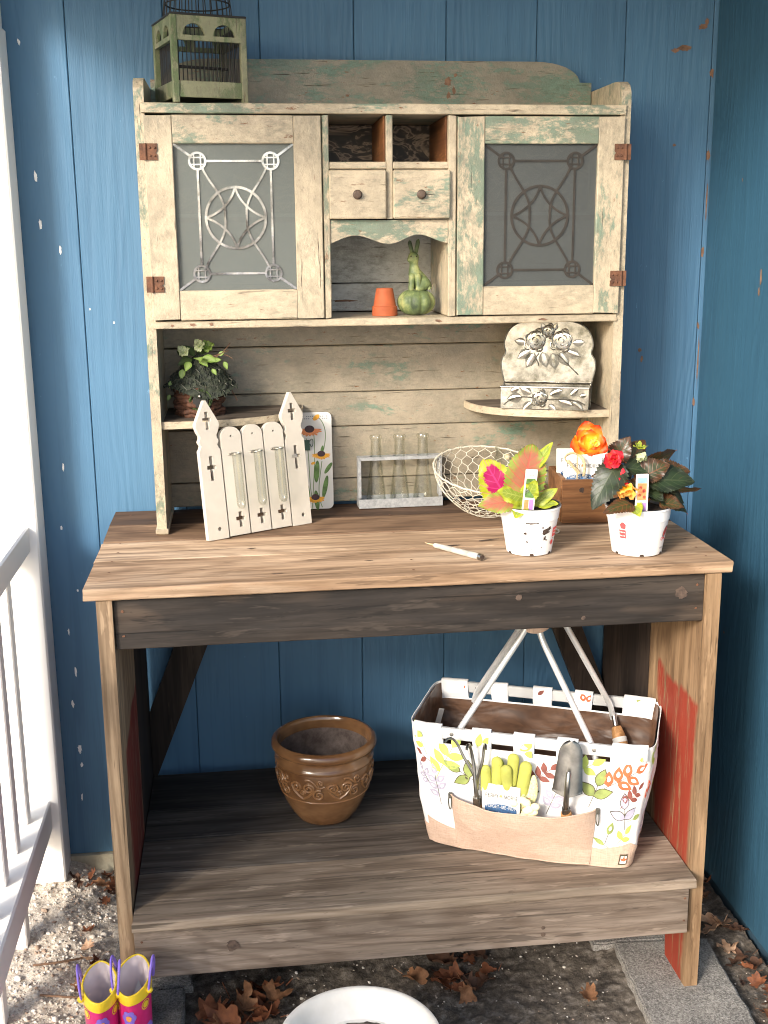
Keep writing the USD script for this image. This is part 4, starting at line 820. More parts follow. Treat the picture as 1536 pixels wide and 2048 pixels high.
put_leaf(pc, .082, .050, (-.026, -.024, .106), (-1, -.15, .02), (-.05, -.72, .7), 'coleus_salmon', 4, power=(.7, .7), ruffle=.1)
put_leaf(pc, .060, .046, (-.014, -.020, .110), (-.85, -.25, .34), (-.1, -.8, .6), 'coleus_lime', 5, ruffle=.12)
put_leaf(pc, .056, .026, (.004, -.012, .094), (.72, -.25, .62), (-.3, -.8, .4), 'coleus_lime', 6)
put_leaf(pc, .045, .030, (-.018, -.026, .100), (-.5, -.7, -.25), (-.1, -.6, .7), 'coleus_lime', 7)
put_leaf(pc, .045, .036, (-.012, -.026, .112), (.1, -.5, .62), (-.1, -.8, .4), 'coleus_lime', 8, ruffle=.14); put_leaf(pc, .040, .026, (.012, -.014, .094), (.8, -.5, .25), (0, -.6, .8), 'coleus_lime', 9)
put_leaf(pc, .05, .04, (.006, .004, .11), (.7, .5, .4), (-.2, -.6, .8), 'coleus_salmon', 10); put_leaf(pc, .06, .045, (-.012, .014, .12), (-.3, .8, .5), (0, -.5, .8), 'coleus_bright', 11)
for P in ([(-.006, 0, .083), (-.02, -.002, .094), (-.040, -.004, .099)], [(-.006, 0, .083), (-.016, -.01, .105), (-.022, -.018, .126)], [(-.002, 0, .083), (.002, -.006, .13), (.006, -.012, .167)], [(-.004, 0, .083), (-.014, -.012, .097), (-.026, -.024, .107)]): put(pc, 'stem', tube(curve(P, 8), .0018, 6), 'print_green', smooth=True, local=True)

pb = nursery_pot((1.0435, .0985, T + .0005), .0475, .0625, .0935, ('begonia', 'orange flowered begonia with dark leaves in a white pot'), 0)
pf2 = pot_fn(.0475, .0625, .0935)
put(pb, 'red_label', decal(sbox(-.0545, .036, -.0405, .053), pf2, .006, .0006), 'print_red', local=True); put(pb, 'label_lettering', decal(unary_union([sbox(-.053 + i * .003, z, -.0513 + i * .003, z + .0022) for i in range(4) for z in (.047, .040)]), pf2, .006, .0010), 'card_white', local=True)
put(pb, 'berry_print', decal(Polygon([(-.050, .056), (-.042, .056), (-.041, .063), (-.046, .069), (-.051, .063)]).buffer(.001), pf2, .006, .0006), 'print_red', local=True); put(pb, 'berry_leaf_print', decal(blob(-.047, .072, .005, .003, 9, 12, .6), pf2, .006, .0008), 'print_grey', local=True)
put(pb, 'small_print', decal(unary_union([sbox(-.052, .030 - i * .004, -.041, .0305 - i * .004) for i in range(4)]), pf2, .006, .0006), 'print_grey', local=True)
em = affinity.rotate(affinity.scale(Point(.047, .047).buffer(.5, 16), .014, .024), -32)
put(pb, 'emblem', decal(em.difference(affinity.scale(em, .78, .82)), pf2, .005, .0006), 'print_black', local=True); put(pb, 'emblem_fill', decal(affinity.scale(em, .76, .8).difference(affinity.scale(em, .3, .62)), pf2, .005, .0006), 'print_red', local=True); put(pb, 'emblem_core', decal(affinity.scale(em, .28, .6), pf2, .005, .0006), 'dirt_smear', local=True)
put(pb, 'emblem_tail', decal(unary_union([Point(.038, .0335).buffer(.0036).difference(Point(.038, .0335).buffer(.0022)), LineString(curve([(.0405, .032), (.046, .0345), (.053, .030), (.060, .035)], 16)).buffer(.0011)]), pf2, .005, .0006), 'print_red', local=True)
put(pb, 'small_lettering', decal(unary_union([sbox(.036 + i * .0025, .0135, .0376 + i * .0025, .0165) for i in range(6)]), pf2, .005, .0006), 'print_grey', local=True)
plant_tag(pb, (-.013, -.052, .1025), (.995, .0, -.02), (.02, .06, 1.0), None, [(sbox(-.009, .043, .009, .053), 'print_skyblue'), (sbox(-.009, .010, .009, .0425), 'print_orange'), (unary_union([Point(-.003, .034).buffer(.003), Point(.004, .028).buffer(.0034), Point(-.004, .020).buffer(.003), Point(.005, .016).buffer(.003)]), 'print_red'), (sbox(-.009, -.03, -.0005, .006), 'print_yellow'), (sbox(.001, -.03, .009, .006), 'print_purple')])
BL = dict(n=30, m=12, power=(.62, .8), serr=.16, ruffle=.08, fold=.20, bend=.28, asym=.18)
for k, (o, d, n, L, W, mt) in enumerate([((-.052, -.024, .182), (-.62, -.30, -.72), (-.5, -.72, .45), .100, .064, 'begonia_green'), ((.004, -.024, .142), (.96, -.12, .10), (.05, -.80, .6), .098, .064, 'begonia_green'), ((-.038, -.012, .168), (.9, -.3, -.05), (0, -.72, .7), .066, .040, 'begonia_green'),
        ((.048, .0, .128), (.93, -.05, -.33), (.2, -.55, -.75), .080, .034, 'begonia_bronze'), ((.012, .008, .175), (.95, .05, .06), (-.1, -.75, -.55), .072, .050, 'begonia_bronze'), ((-.046, .0, .178), (.25, -.2, .75), (-.4, -.8, .2), .052, .046, 'begonia_bronze'), ((-.02, .008, .172), (.55, .1, .7), (-.2, -.85, .2), .058, .046, 'begonia_bronze'),
        ((-.030, -.046, .106), (-.85, -.35, .02), (-.1, -.55, .8), .062, .040, 'begonia_bronze'), ((-.034, -.050, .1), (.25, -.8, -.1), (-.1, -.5, .85), .030, .034, 'coleus_lime'), ((.01, .02, .14), (.8, .5, .12), (0, -.4, .9), .09, .060, 'begonia_green'), ((-.01, .02, .14), (-.6, .6, .2), (0, -.3, .9), .07, .05, 'begonia_green'), ((.0, -.01, .125), (.5, -.75, -.05), (0, -.6, .8), .050, .045, 'begonia_green'), ((.012, -.012, .120), (.85, -.4, -.25), (.1, -.6, .8), .085, .054, 'begonia_green'), ((.02, .012, .15), (.8, .3, .3), (0, -.6, .8), .07, .05, 'begonia_green'), ((-.03, .01, .15), (-.9, .2, .1), (0, -.6, .8), .06, .045, 'begonia_bronze'), ((.0, -.02, .150), (.7, -.2, .45), (-.1, -.8, .5), .055, .05, 'begonia_bronze'), ((.03, -.01, .150), (.9, -.05, .2), (.0, -.75, .6), .07, .048, 'begonia_bronze'), ((.035, .0, .118), (.9, -.2, -.2), (.1, -.6, .75), .06, .045, 'begonia_green'), ((-.02, -.03, .120), (.3, -.3, .7), (-.2, -.9, .2), .045, .04, 'begonia_bronze'), ((.03, -.03, .100), (.8, -.5, .1), (.0, -.6, .8), .045, .04, 'begonia_bronze')]):
    put_leaf(pb, L, W, o, d, n, mt, 50 + k, **BL)
STM = [[(0, 0, .082), (-.012, -.006, .12), (-.03, -.02, .147)], [(.005, 0, .082), (.006, -.012, .12), (.012, -.018, .14)], [(.01, 0, .082), (.02, 0, .1), (.032, 0, .11)], [(0, .004, .082), (.01, .008, .13), (.02, .01, .167)], [(-.004, 0, .082), (-.01, -.004, .15), (-.06, -.01, .20), (-.098, -.012, .222)], [(-.008, -.004, .082), (-.02, -.02, .13), (-.052, -.03, .17), (-.062, -.032, .188)], [(-.004, -.006, .1), (-.03, -.04, .13), (-.055, -.045, .136)]]
plain('begonia_stem', (.40, .11, .045), .45, .2, 60)
for P in STM: put(pb, 'stem', tube(curve(P, 10), np.linspace(.0028, .0017, 10), 7), 'begonia_stem', smooth=True, local=True)
bloom((-.106, -.016, .221), 11, .044, 'petal_orange', pb, 'flower', (-.25, -.85, .25), 3, .42, 1.05); bloom((-.104, -.040, .222), 6, .012, 'petal_yellow', pb, 'flower_heart', (-.2, -.9, .2), 9, .9, 1.1)
bloom((-.064, -.034, .189), 9, .023, 'petal_red', pb, 'flower', (-.1, -.9, .1), 13, 1.1, 1.2); bloom((-.042, -.046, .138), 8, .030, 'petal_yellow', pb, 'flower', (-.1, -.5, -.7), 17, 1.3, 1.1)
bloom((-.008, -.018, .196), 6, .024, 'white_green', pb, 'bud', (.1, -.3, -.8), 21, 1.6, .9); bloom((-.010, -.014, .207), 5, .020, 'coleus_lime', pb, 'bud_bract', (0, -.3, .8), 23, .5, .7)
bloom((-.048, -.048, .150), 3, .026, 'petal_red', pb, 'petal_tuft', (-.3, -.8, .5), 25, .3, .5)

# ---- seed box with packets
sb_ = thing('seed_box', 'brown wooden box of seed packets behind the begonia', 'box', (1.035, .41, T + .0005), rz=-4)
for nm, b in (('front_board', (-.070, .075, -.080, -.069, 0, .094)), ('back_board', (-.070, .075, .069, .080, 0, .094)), ('side_board', (-.070, -.060, -.0685, .0685, 0, .096)), ('side_board', (.065, .075, -.0685, .0685, 0, .096)), ('bottom_board', (-.0595, .0645, -.0685, .0685, .002, .010))):
    put(sb_, nm, plank(*b, axis=0 if 'side' not in nm else 1, seed=int(abs(b[0]) * 1e4) + 3, amp=.0006, b=.0012), 'crate_wood', local=True)
put(sb_, 'knot', decal(blob(-.028, .072, .006, .008, 4, 18, .3), plane_fn((0, -.0803, 0), (1, 0, 0), (0, 0, 1)), .05, .0004), 'dirt_smear', local=True)
def packet(loc, rz, rx, label, w=.078, h=.11, name='seed_packet', extra=True, parent=None):
    t = thing(name, label, 'seed packet', loc, rz=rz, rx=rx); f = plane_fn((0, 0, 0), (1, 0, 0), (0, 0, 1))
    put(t, 'packet_card', cbox(-w / 2, w / 2, 0, .0022, 0, h, .0006), 'card_white', local=True)
    tt = text('FERRY', h * .085, w * .36); put(t, 'brand_lettering', bend_text(tt, f, -w * .42, h * .72), 'print_black', local=True); tt = text('MORSE', h * .085, w * .36); put(t, 'brand_lettering', bend_text(tt, f, w * .08, h * .72), 'print_black', local=True)
    put(t, 'brand_mark', decal(unary_union([lv(0, h * .755, w * .10, h * .03, 0), lv(0, h * .775, w * .05, h * .05, 90)]), f, .1, .0006), 'print_orange', local=True)
    arch = unary_union([sbox(-w * .42, h * .12, w * .42, h * .50), affinity.scale(Point(0, h * .50).buffer(w * .42, 16), 1, .28)])
    put(t, 'picture_print', decal(arch, f, .2, .0005), 'print_navy', local=True)
    tt = text('FORGET-ME-NOT', h * .075, w * .78); put(t, 'variety_lettering', bend_text(tt, f, -w * .39, h * .50, .001), 'card_white', local=True)
    r_ = np.random.default_rng(5)
    put(t, 'flower_print', decal(unary_union([Point(r_.uniform(-w * .36, w * .36), r_.uniform(h * .15, h * .42)).buffer(w * .022, 4) for _ in range(26)]), f, .2, .0008), 'print_skyblue', local=True)
    return t
packet((1.010, .352, T + .040), -14, -16, 'foremost seed packet leaning in the wooden box', .082, .105)
packet((1.022, .388, T + .043), -10, -12, 'seed packet behind the foremost one in the wooden box', .115, .107); packet((1.050, .420, T + .03), -6, -9, 'hindmost seed packet in the wooden box beside the hutch side', .10, .113)
bowk = thing('raffia_bow', 'tan raffia bow with a thin stick tied over the seed packets', 'bow', (1.000, .352, T + .105))
put(bowk, 'loop', [tube(curve(P, 16), [.0016] * 16, 6, flat=2.2) for P in ([(0, 0, 0), (-.022, -.004, .022), (-.032, -.002, .036), (-.020, .0, .044), (.004, .002, .036), (.012, 0, .022)], [(.0, 0, .0), (-.014, -.004, .016), (-.026, -.004, .030)], [(.012, 0, .022), (.012, -.002, .01), (.010, -.003, -.006)])], 'raffia', smooth=True, local=True); put(bowk, 'stick', tube([(-.001, .006, -.05), (-.003, .004, .062)], .0014, 6), 'raffia', local=True)

# ---- pencil-like dibber and raffia ring on the bench
db = thing('dibber', 'grey pointed dibber with a metal ferrule lying on the bench top', 'garden tool', (.6431, .1998, T + .0068))
d_ = np.array([.0902, -.125, 0]); Ld = np.linalg.norm(d_); d_ /= Ld
put(db, 'shaft', tube([d_ * t for t in (.026, .030, Ld * .5, Ld - .006)], [.0036, .0048, .0056, .0062], 14), 'dibber_grey', smooth=40, local=True); put(db, 'point', tube([d_ * 0, d_ * .012, d_ * .028], [.0006, .0013, .0022], 8), 'raffia', local=True)
put(db, 'ferrule', tube([d_ * (Ld - .009), d_ * (Ld - .001)], .0068, 16), 'steel', smooth=40, local=True); put(db, 'end_hole', tube([d_ * (Ld - .002), d_ * (Ld + .0002)], .0045, 14), 'dirt_smear', local=True)
put(None, 'curtain_ring', tube([(.9235 + .0105 * math.cos(a), .262 + .010 * math.sin(a), T + .0042 + .0025 * math.sin(a)) for a in np.linspace(0, 2 * PI, 28, endpoint=False)], .0016, 7, closed=True), 'wire_white', smooth=True, label='small cream ring lying on the bench between the two pots', cat='ring')

# ================================================================== lower shelf: garden tote with tools, brown pot
g = G(); cn = g.noise(g.coords((300, 300, 300)), 1, 2, .5); g.done('tote_cloth', base_color=(.70, .70, .71), roughness=.6, normal=g.bump(g.addv(g.mul(cn, .15), g.noise(g.coords((14, 14, 10)), 1, 3, .5, 1.2)), .35, .006))
g = G(); ln = g.noise(g.coords((60, 60, 700)), 1, 3, .6); l2 = g.noise(g.coords((500, 500, 30)), 1, 3, .6)
g.done('linen', base_color=g.mix(g.mask(ln, .3, .7), g.mix(g.mask(l2, .35, .65), (.40, .265, .195), (.50, .36, .275)), (.54, .40, .315)), roughness=.85, normal=g.bump(g.addv(ln, g.addv(l2, g.mul(g.noise(g.coords((16, 16, 22)), 1, 3, .5, 1.0), 2.0))), .35, .003))
g = G(); wv = g.noise(g.coords((11, 11, 34)), 1, 4, .55, 2.0); g.done('satin_lining', base_color=g.mix(g.mask(wv, .35, .6), (.060, .030, .018), (.105, .055, .032)), roughness=.38, normal=g.bump(g.noise(g.coords((7, 7, 16)), 1, 2, .4, 1.2), .45, .012))
plain('leaf_olive', (.24, .29, .085), .6, .25, 60); plain('leaf_outline', (.07, .055, .03), .6); plain('leaf_lime', (.40, .50, .10), .6, .15, 60); plain('leaf_brown', (.20, .06, .045), .6, .2, 60); plain('leaf_red', (.66, .12, .045), .6, .15, 60); plain('leaf_lavender', (.36, .34, .43), .6, .12, 60); plain('glove_green', (.36, .37, .075), .8, .14, 40, .4, 400); plain('cuff_cream', (.72, .68, .42), .8, .2, 90, .4, 300)
g = G(); v1 = g.noise(g.coords((150, 150, 150)), 1, 2, .6); g.done('glove_floral', base_color=g.ramp(v1, [(.3, (.55, .16, .10)), (.4, (.66, .60, .36)), (.52, (.52, .55, .25)), (.62, (.70, .66, .45)), (.7, (.25, .28, .36))]), roughness=.85)
BZ = .2688
tb = thing('garden_tote', 'white leaf-print garden tote with tan pocket and metal handles on the lower shelf', 'tote bag', (.885, .213, BZ), rz=-23.4)
TH = .267
def tote(s, v, h):
    s, v = np.asarray(s, float) % 4.0, np.asarray(v, float); k = np.floor(s); f = s - k; z1 = 2 * f - 1
    X = np.choose(k.astype(int), [z1, 1 + 0 * f, -z1, -1 + 0 * f]); Y_ = np.choose(k.astype(int), [-1 + 0 * f, z1, 1 + 0 * f, -z1])
    c = 1 - .055 * (np.abs(X) ** 9 * np.abs(Y_) ** 9); w = .209 + .041 * v; d = .098 + .029 * v
    nx, ny = np.sign(X) * np.abs(X) ** 9, np.sign(Y_) * np.abs(Y_) ** 9; nl = np.hypot(nx, ny) + 1e-9; nx, ny = nx / nl, ny / nl
    q = np.stack([X * 3.1, Y_ * 3.1, v * 3.4], -1)
    wr = .004 * (meshkit.fbm(q * 1.6, 3, 9) - .5) * 2 + .010 * np.sin(PI * np.clip(v, 0, 1)) * np.sin(PI * f) ** .7 + .002 * np.sin(7 * X + 9 * v) * (1 - v)
    wr = wr * np.clip((1.02 - v) * 5, .12, 1)
    o = h + wr
    zz = TH * v + .006 * (1 - np.clip(v * 5, 0, 1)) * np.abs(2 * f - 1) ** 4
    x0 = .020 * np.clip(1 - v * 4, 0, 1) * np.sign(X) * np.abs(X) ** 6 * -1
    return np.stack([X * c * w + nx * o + x0 * 0, Y_ * c * d - .127 + (.098 + .029 * v) + ny * o, zz], -1)
VT = .862
cloth = sbox(0, .0, 4, VT)
sides = unary_union([sbox(1.0, VT - .001, 2.0, .995), sbox(3.0, VT - .001, 4.0, .995)])
put(tb, 'cloth_body', sheet(unary_union([cloth, sides]), tote, .0016, .03), 'tote_cloth', smooth=50, local=True)
put(tb, 'lining', grid(lambda u, v: tote(u * 4, v * (VT - .005), -.0065), 180, 26), 'satin_lining', smooth=True, local=True)
for s0 in (1.02, 3.02): put(tb, 'lining_top', sheet(unary_union([sbox(s0, VT - .01, s0 + .96, .985)]), lambda s, v, h: tote(s, v, h - .0055), .001, .03), 'satin_lining', smooth=50, local=True)
put(tb, 'bag_floor', cbox(-.195, .195, -.118, .062, .006, .010, .001), 'satin_lining', local=True)
TABS_F, TABS_B = [(.0, .150), (.270, .355), (.440, .532), (.615, .705), (.830, 1.0)], [(0, .150), (.250, .332), (.438, .530), (.622, .708), (.835, 1.0)]
def tab(u0, u1, back):
    def f(u, q, h):   # a loop of cloth folded over the rail: q runs up the outside, over and down the inside
        s = (3 - u) if back else u; out = np.clip(1 - q, 0, 1)
        p = tote(s, np.full_like(u, 1.0), 0 * u); y = np.where(q < 1, .0072, np.where(q > 2, -.0072, .0072 * np.cos((q - 1) * PI)))
        z = np.where(q < 1, VT + (1.0 - VT) * q, np.where(q > 2, 1.0 - (1.0 - VT) * (q - 2), 1.0 + .016 * np.sin((q - 1) * PI)))
        b = tote(s, np.full_like(u, VT), 0 * u); t = np.clip((z - VT) / (1 - VT), 0, 1)[..., None]; base = b * (1 - t) + p * t
        yy = (y + h * np.where(q < 1, 1, np.where(q > 2, -1, np.cos((q - 1) * PI)))) * (1 if back else -1) * (.35 + .65 * np.clip(t[..., 0] * 3, 0, 1))
        return np.stack([base[..., 0], base[..., 1] + yy + .0012 * np.sin(u * 60) , TH * z + h * np.clip(np.sin((q - 1) * PI), 0, 1)], -1)
    return sheet(sbox(u0, 0, u1, 3), f, .0012, .045)
for tabs, bk in ((TABS_F, 0), (TABS_B, 1)):
    for a, b in tabs: put(tb, 'cloth_tab', tab(a + .004, b - .004, bk), 'tote_cloth', smooth=50, local=True)
RZ = TH * .952
def bent(P, n, k=2.0):
    """Straight runs of tube with softened bends."""
    from scipy.ndimage import gaussian_filter1d
    P = np.asarray(P, float); d = np.r_[0, np.cumsum(np.linalg.norm(np.diff(P, axis=0), axis=1))]; s = np.linspace(0, d[-1], n)
    return gaussian_filter1d(np.stack([np.interp(s, d, P[:, i]) for i in range(3)], 1), k * n / 60, axis=0, mode='nearest')
for y in (-.127, .127):
    q = put(tb, 'rail', cbox(-.236, .236, y - .0052, y + .0052, RZ - .0125, RZ + .0115, .002), 'aluminium', local=True)
    for x in (-.155, .132): put(q, 'bolt', xf(rev([(0, 0), (.0042, 0), (.0036, .0025), (0, .0032)], 14), (x, y - .0052, RZ), rx=90), 'steel', smooth=40, local=True)
for P, nm in (([(-.155, -.112, .222), (-.150, -.110, .245), (-.028, -.016, .448), (-.018, -.008, .475), (-.017, -.005, .505)], 0), ([(.135, -.112, .215), (.130, -.110, .245), (.008, -.018, .432), (-.003, -.010, .462), (-.004, -.005, .505)], 0), ([(-.160, .112, .222), (-.155, .110, .248), (-.035, .03, .455), (-.015, .022, .505)], 1), ([(.148, .112, .215), (.143, .110, .248), (.040, .042, .462), (.022, .03, .51)], 1)):
    put(tb, 'handle_tube', tube(bent(P, 30), .0064, 14), 'aluminium', smooth=40, local=True)
put(tb, 'handle_wrap', grid(lambda u, v: np.stack([-.010 + (.030 - .004 * v) * np.cos(u * 2 * PI), -.002 + .022 * np.sin(u * 2 * PI), .450 + .052 * v + .004 * np.cos(u * 4 * PI)], -1), 30, 6), 'linen', smooth=True, local=True)
put(tb, 'tan_base', sheet(sbox(0, -.002, 4, .155).union(unary_union([Polygon([(c - .14, .15), (c - .14, .16), (c - .05, .20), (c + 0, .225), (c + .05, .20), (c + .14, .16), (c + .14, .15)]) for c in (1, 2, 3)] + [Polygon([(0, .15), (0, .235), (.06, .21), (.16, .16), (.16, .15)])])), lambda s, v, h: tote(s, v, h + .0016), .0012, .03), 'linen', smooth=50, local=True)
# leaf prints: positions on the front face as (across, up)
def leafpoly(L, W, an, x, y): return affinity.translate(affinity.rotate(Polygon([(t * L, W / 2 * math.sin(PI * t ** .8) ** 1.0) for t in np.linspace(0, 1, 9)] + [(t * L, -W / 2 * math.sin(PI * t ** .8)) for t in np.linspace(1, 0, 9)]).buffer(0), an, origin=(0, 0)), x, y)
FW = .46; tote_f = lambda u, v, h: tote(np.asarray(u) / FW, np.asarray(v) / TH, np.asarray(h) + .0004)
def sprig(x, y, an, n, L, W, mt, gap=.8, hollow=False, outline=False, stem=True, face=0):
    P = []; a = math.radians(an); step = L * gap
    for k in range(n):
        q = (n - 1 - k) / max(n - 1, 1) if n > 1 else 0
        if k == 0: P.append(leafpoly(L, W, an, x, y)); continue
        c = ((k + 1) // 2) * step * .75; sd = 1 if k % 2 else -1
        P.append(leafpoly(L, W, an + sd * 58, x - c * math.cos(a), y - c * math.sin(a)))
    poly = unary_union(P)
    if hollow: poly = poly.difference(unary_union([affinity.scale(p, .45, .42) for p in P]))
    fn_ = lambda u, v, h: tote_f(np.asarray(u) + face * FW, v, h)
    if outline: put(tb, 'leaf_print', decal(poly.buffer(.0016), fn_, .012, .0005), 'leaf_outline', smooth=True, local=True)
    put(tb, 'leaf_print', decal(poly, fn_, .012, .0009), mt, smooth=True, local=True)
    if stem:
        e = (n // 2 + 1.2) * step * .75; put(tb, 'stem_print', decal(LineString([(x, y), (x - e * math.cos(a), y - e * math.sin(a))]).buffer(.0006), fn_, .012, .0007), 'leaf_outline' if outline or hollow else mt, local=True)
E_ = lambda u, v: (u * FW, v * TH)
for (u, v, an, n, L, W, mt, kw) in [(.185, .84, 60, 6, .036, .018, 'leaf_lime', {}), (.09, .60, 95, 6, .026, .014, 'leaf_lavender', dict(hollow=True)), (.02, .62, 120, 4, .022, .012, 'leaf_lavender', dict(hollow=True)), (.21, .66, 150, 3, .036, .019, 'leaf_olive', dict(outline=True)), (.60, .76, 40, 6, .024, .012, 'leaf_brown', {}), (.63, .58, 70, 5, .026, .014, 'leaf_lavender', dict(hollow=True)), (.80, .67, 75, 3, .036, .020, 'leaf_olive', dict(outline=True)), (.765, .83, 30, 3, .028, .015, 'leaf_lime', {}),
        (.95, .80, 35, 6, .034, .019, 'leaf_red', dict(hollow=True)), (.985, .66, 50, 6, .022, .011, 'leaf_brown', {}), (.93, .50, 100, 3, .034, .017, 'leaf_lavender', dict(outline=True)), (.985, .42, 20, 1, .026, .012, 'leaf_olive', {}), (.875, .285, 80, 1, .030, .014, 'leaf_olive', dict(hollow=True)), (.865, .195, 150, 1, .03, .010, 'leaf_olive', {}), (.025, .93, 110, 4, .026, .013, 'leaf_lime', {}), (.03, .75, 150, 2, .022, .011, 'leaf_brown', {}), (.40, .74, 120, 4, .024, .012, 'leaf_lime', {}), (.955, .30, 60, 3, .024, .012, 'leaf_lime', {}), (.50, .60, 80, 3, .03, .015, 'leaf_olive', dict(outline=True))]:
    sprig(*E_(u, v), an, n, L, W, mt, **kw)
for (u, v, an, n, L, W, mt, kw) in [(.12, .70, 70, 4, .03, .016, 'leaf_red', dict(hollow=True)), (.2, .40, 110, 4, .03, .015, 'leaf_lavender', dict(hollow=True)), (.5, .6, 80, 5, .034, .018, 'leaf_lime', {}), (.7, .4, 60, 3, .034, .018, 'leaf_olive', dict(outline=True)), (.10, .92, 60, 3, .03, .015, 'leaf_lime', {})]: sprig(*E_(u, v), an, n, L, W, mt, face=1, **kw)
def tab_print(u, z, L, W, an, mt, back=True, y_off=-.0088, hollow=False):
    p = leafpoly(L, W, an, 0, 0); p = p.difference(affinity.scale(p, .45, .4)) if hollow else p; x = (2 * u - 1) * .25
    tabs = TABS_B if back else TABS_F; a, b = min(tabs, key=lambda q: abs((q[0] + q[1]) / 2 - u)); p = p.intersection(sbox((2 * a - 1) * .25 - x + (.024 if a == 0 else .006), -1, (2 * b - 1) * .25 - x - (.024 if b == 1 else .006), TH - z))
    if p.is_empty: return
    put(tb, 'leaf_print', decal(p, plane_fn((x, (.127 if back else -.127) + y_off, z), (1, 0, 0), (0, 0, 1)), .05, .0008), mt, local=True)
for u, z, L, W, an, mt, h in ((.04, .262, .03, .016, 200, 'leaf_olive', 0), (.075, .262, .03, .016, -40, 'leaf_olive', 0), (.665, .250, .020, .013, 100, 'leaf_red', 1), (.68, .250, .020, .013, 60, 'leaf_red', 1), (.465, .255, .018, .009, 40, 'leaf_brown', 0), (.93, .254, .03, .015, 140, 'leaf_olive', 0), (.945, .25, .03, .015, 60, 'leaf_olive', 0), (.135, .25, .014, .010, 60, 'leaf_red', 1)): tab_print(u, z, L, W, an, mt, hollow=h)
for u, z, L, W, an, mt in ((.30, .235, .03, .015, 80, 'leaf_lime'), (.32, .245, .026, .013, 30, 'leaf_lime'), (.47, .238, .034, .016, 30, 'leaf_lime'), (.49, .232, .03, .015, -5, 'leaf_lime'), (.94, .245, .034, .016, 10, 'leaf_lime'), (.07, .245, .03, .014, 160, 'leaf_lime')): tab_print(u, z, L, W, an, mt, back=False)
# pocket
def pocket(u, v, h):
    t = np.clip((u - .16) / .65, 0, 1); sag = (.470 - .012 * np.sin(PI * t) ** .8 + .02 * t) * (v) + .012 * (1 - v) ; p = tote(u, sag, h); q = np.stack([u * 9, v * 3, 0 * u], -1)
    p[..., 1] -= .003 + (.010 + .044 * v) * np.sin(PI * t) ** .55 + .003 * np.sin(u * 24 + v * 5) * v + .006 * (meshkit.fbm(q, 3, 4) - .5); return p
put(tb, 'front_pocket', sheet(sbox(.16, 0, .812, 1), pocket, .002, .028), 'linen', smooth=50, local=True)
put(tb, 'pocket_hem', tube(pocket(np.linspace(.162, .81, 40), np.full(40, 1.0), 0.0), .0017, 6), 'linen', smooth=60, local=True); put(tb, 'pocket_hem', tube(pocket(np.linspace(.162, .81, 40), np.full(40, .02), 0.0), .0017, 6), 'linen', smooth=60, local=True)
for u in (.158, .815): p0 = pocket(np.array([u]), np.array([.97]), 0.0)[0]; put(tb, 'zip_pull', [tube(curve([p0 + [0, -.003, 0], p0 + [-.003, -.006, -.012], p0 + [.001, -.006, -.03], p0 + [.003, -.005, -.014], p0 + [0, -.003, 0]], 14), .0013, 6), cbox(*(np.repeat(p0, 2) + [-.004, .004, -.006, 0, -.006, .006]), .001)], 'tin_dark', local=True)
lb = tote(np.array([.955, .99, .99, .955]), np.array([.04, .04, .135, .135]), np.full(4, .0042)); put(tb, 'brand_patch', decal(sbox(.9485, .03, .9945, .125), lambda u, v, h: tote(u, v, h + .0034), .02, .0), 'leaf_outline', local=True)
put(tb, 'brand_patch_centre', decal(sbox(.955, .044, .988, .111), lambda u, v, h: tote(u, v, h + .0042), .02, .0), 'card_white', local=True)
put(tb, 'brand_emblem', decal(unary_union([affinity.scale(leafpoly(.020, .010, a, 0, 0), 1, 2.2, origin=(0, 0)) for a in (90, 30, 150)] + [sbox(-.001, -.02, .001, .01)]), lambda u, v, h: tote(u + .9715, v + .070, h + .0048), .02, .0), 'leaf_red', local=True)
put(tb, 'care_label', xf(cbox(-.008, .008, -.0008, .0008, -.018, .018, .0004), (-.226, .06, .205), rz=55, ry=20), 'card_white', local=True)

# tools and packet in the tote pocket (points in the tote's own axes)
TM = mat4((.885, .213, BZ), -23.4)
def tp_(p): p = np.asarray(p, float); return (np.c_[p.reshape(-1, 3), np.ones(p.size // 3)] @ TM.T)[:, :3].reshape(p.shape)
def tput(t, name, m, mt, **kw):
    m = join(m).copy(); m.apply_transform(TM); return put(t, name, m, mt, **kw)
fk = thing('hand_cultivator', 'three pronged steel hand cultivator standing in the tote pocket', 'garden tool', tuple(tp_((-.095, -.155, .03))))
tput(fk, 'handle', tube([(-.093, -.146, .05), (-.094, -.150, .09), (-.095, -.154, .118)], [.008, .009, .0085], 14), 'handle_wood', smooth=40); tput(fk, 'ferrule', tube([(-.0955, -.154, .112), (-.0965, -.155, .134)], .0088, 14), 'steel', smooth=40)
tput(fk, 'prong', tube(curve([(-.0965, -.155, .132), (-.102, -.157, .19), (-.109, -.159, .238), (-.112, -.166, .252), (-.114, -.178, .246)], 18), np.linspace(.0050, .0030, 18), 10), 'steel', smooth=60)
tput(fk, 'prong', tube(curve([(-.100, -.153, .150), (-.106, -.158, .190), (-.126, -.159, .225), (-.142, -.160, .254), (-.150, -.168, .262), (-.158, -.180, .258)], 18), np.linspace(.0036, .0026, 18), 8), 'steel', smooth=60)
tput(fk, 'prong', tube(curve([(-.096, -.154, .150), (-.091, -.158, .192), (-.084, -.159, .225), (-.082, -.161, .250), (-.078, -.170, .258), (-.074, -.182, .252)], 18), np.linspace(.0036, .0026, 18), 8), 'steel', smooth=60)
tw = thing('hand_trowel', 'grey steel hand trowel with wooden handle standing in the tote pocket', 'garden tool', tuple(tp_((.085, -.155, .03))))
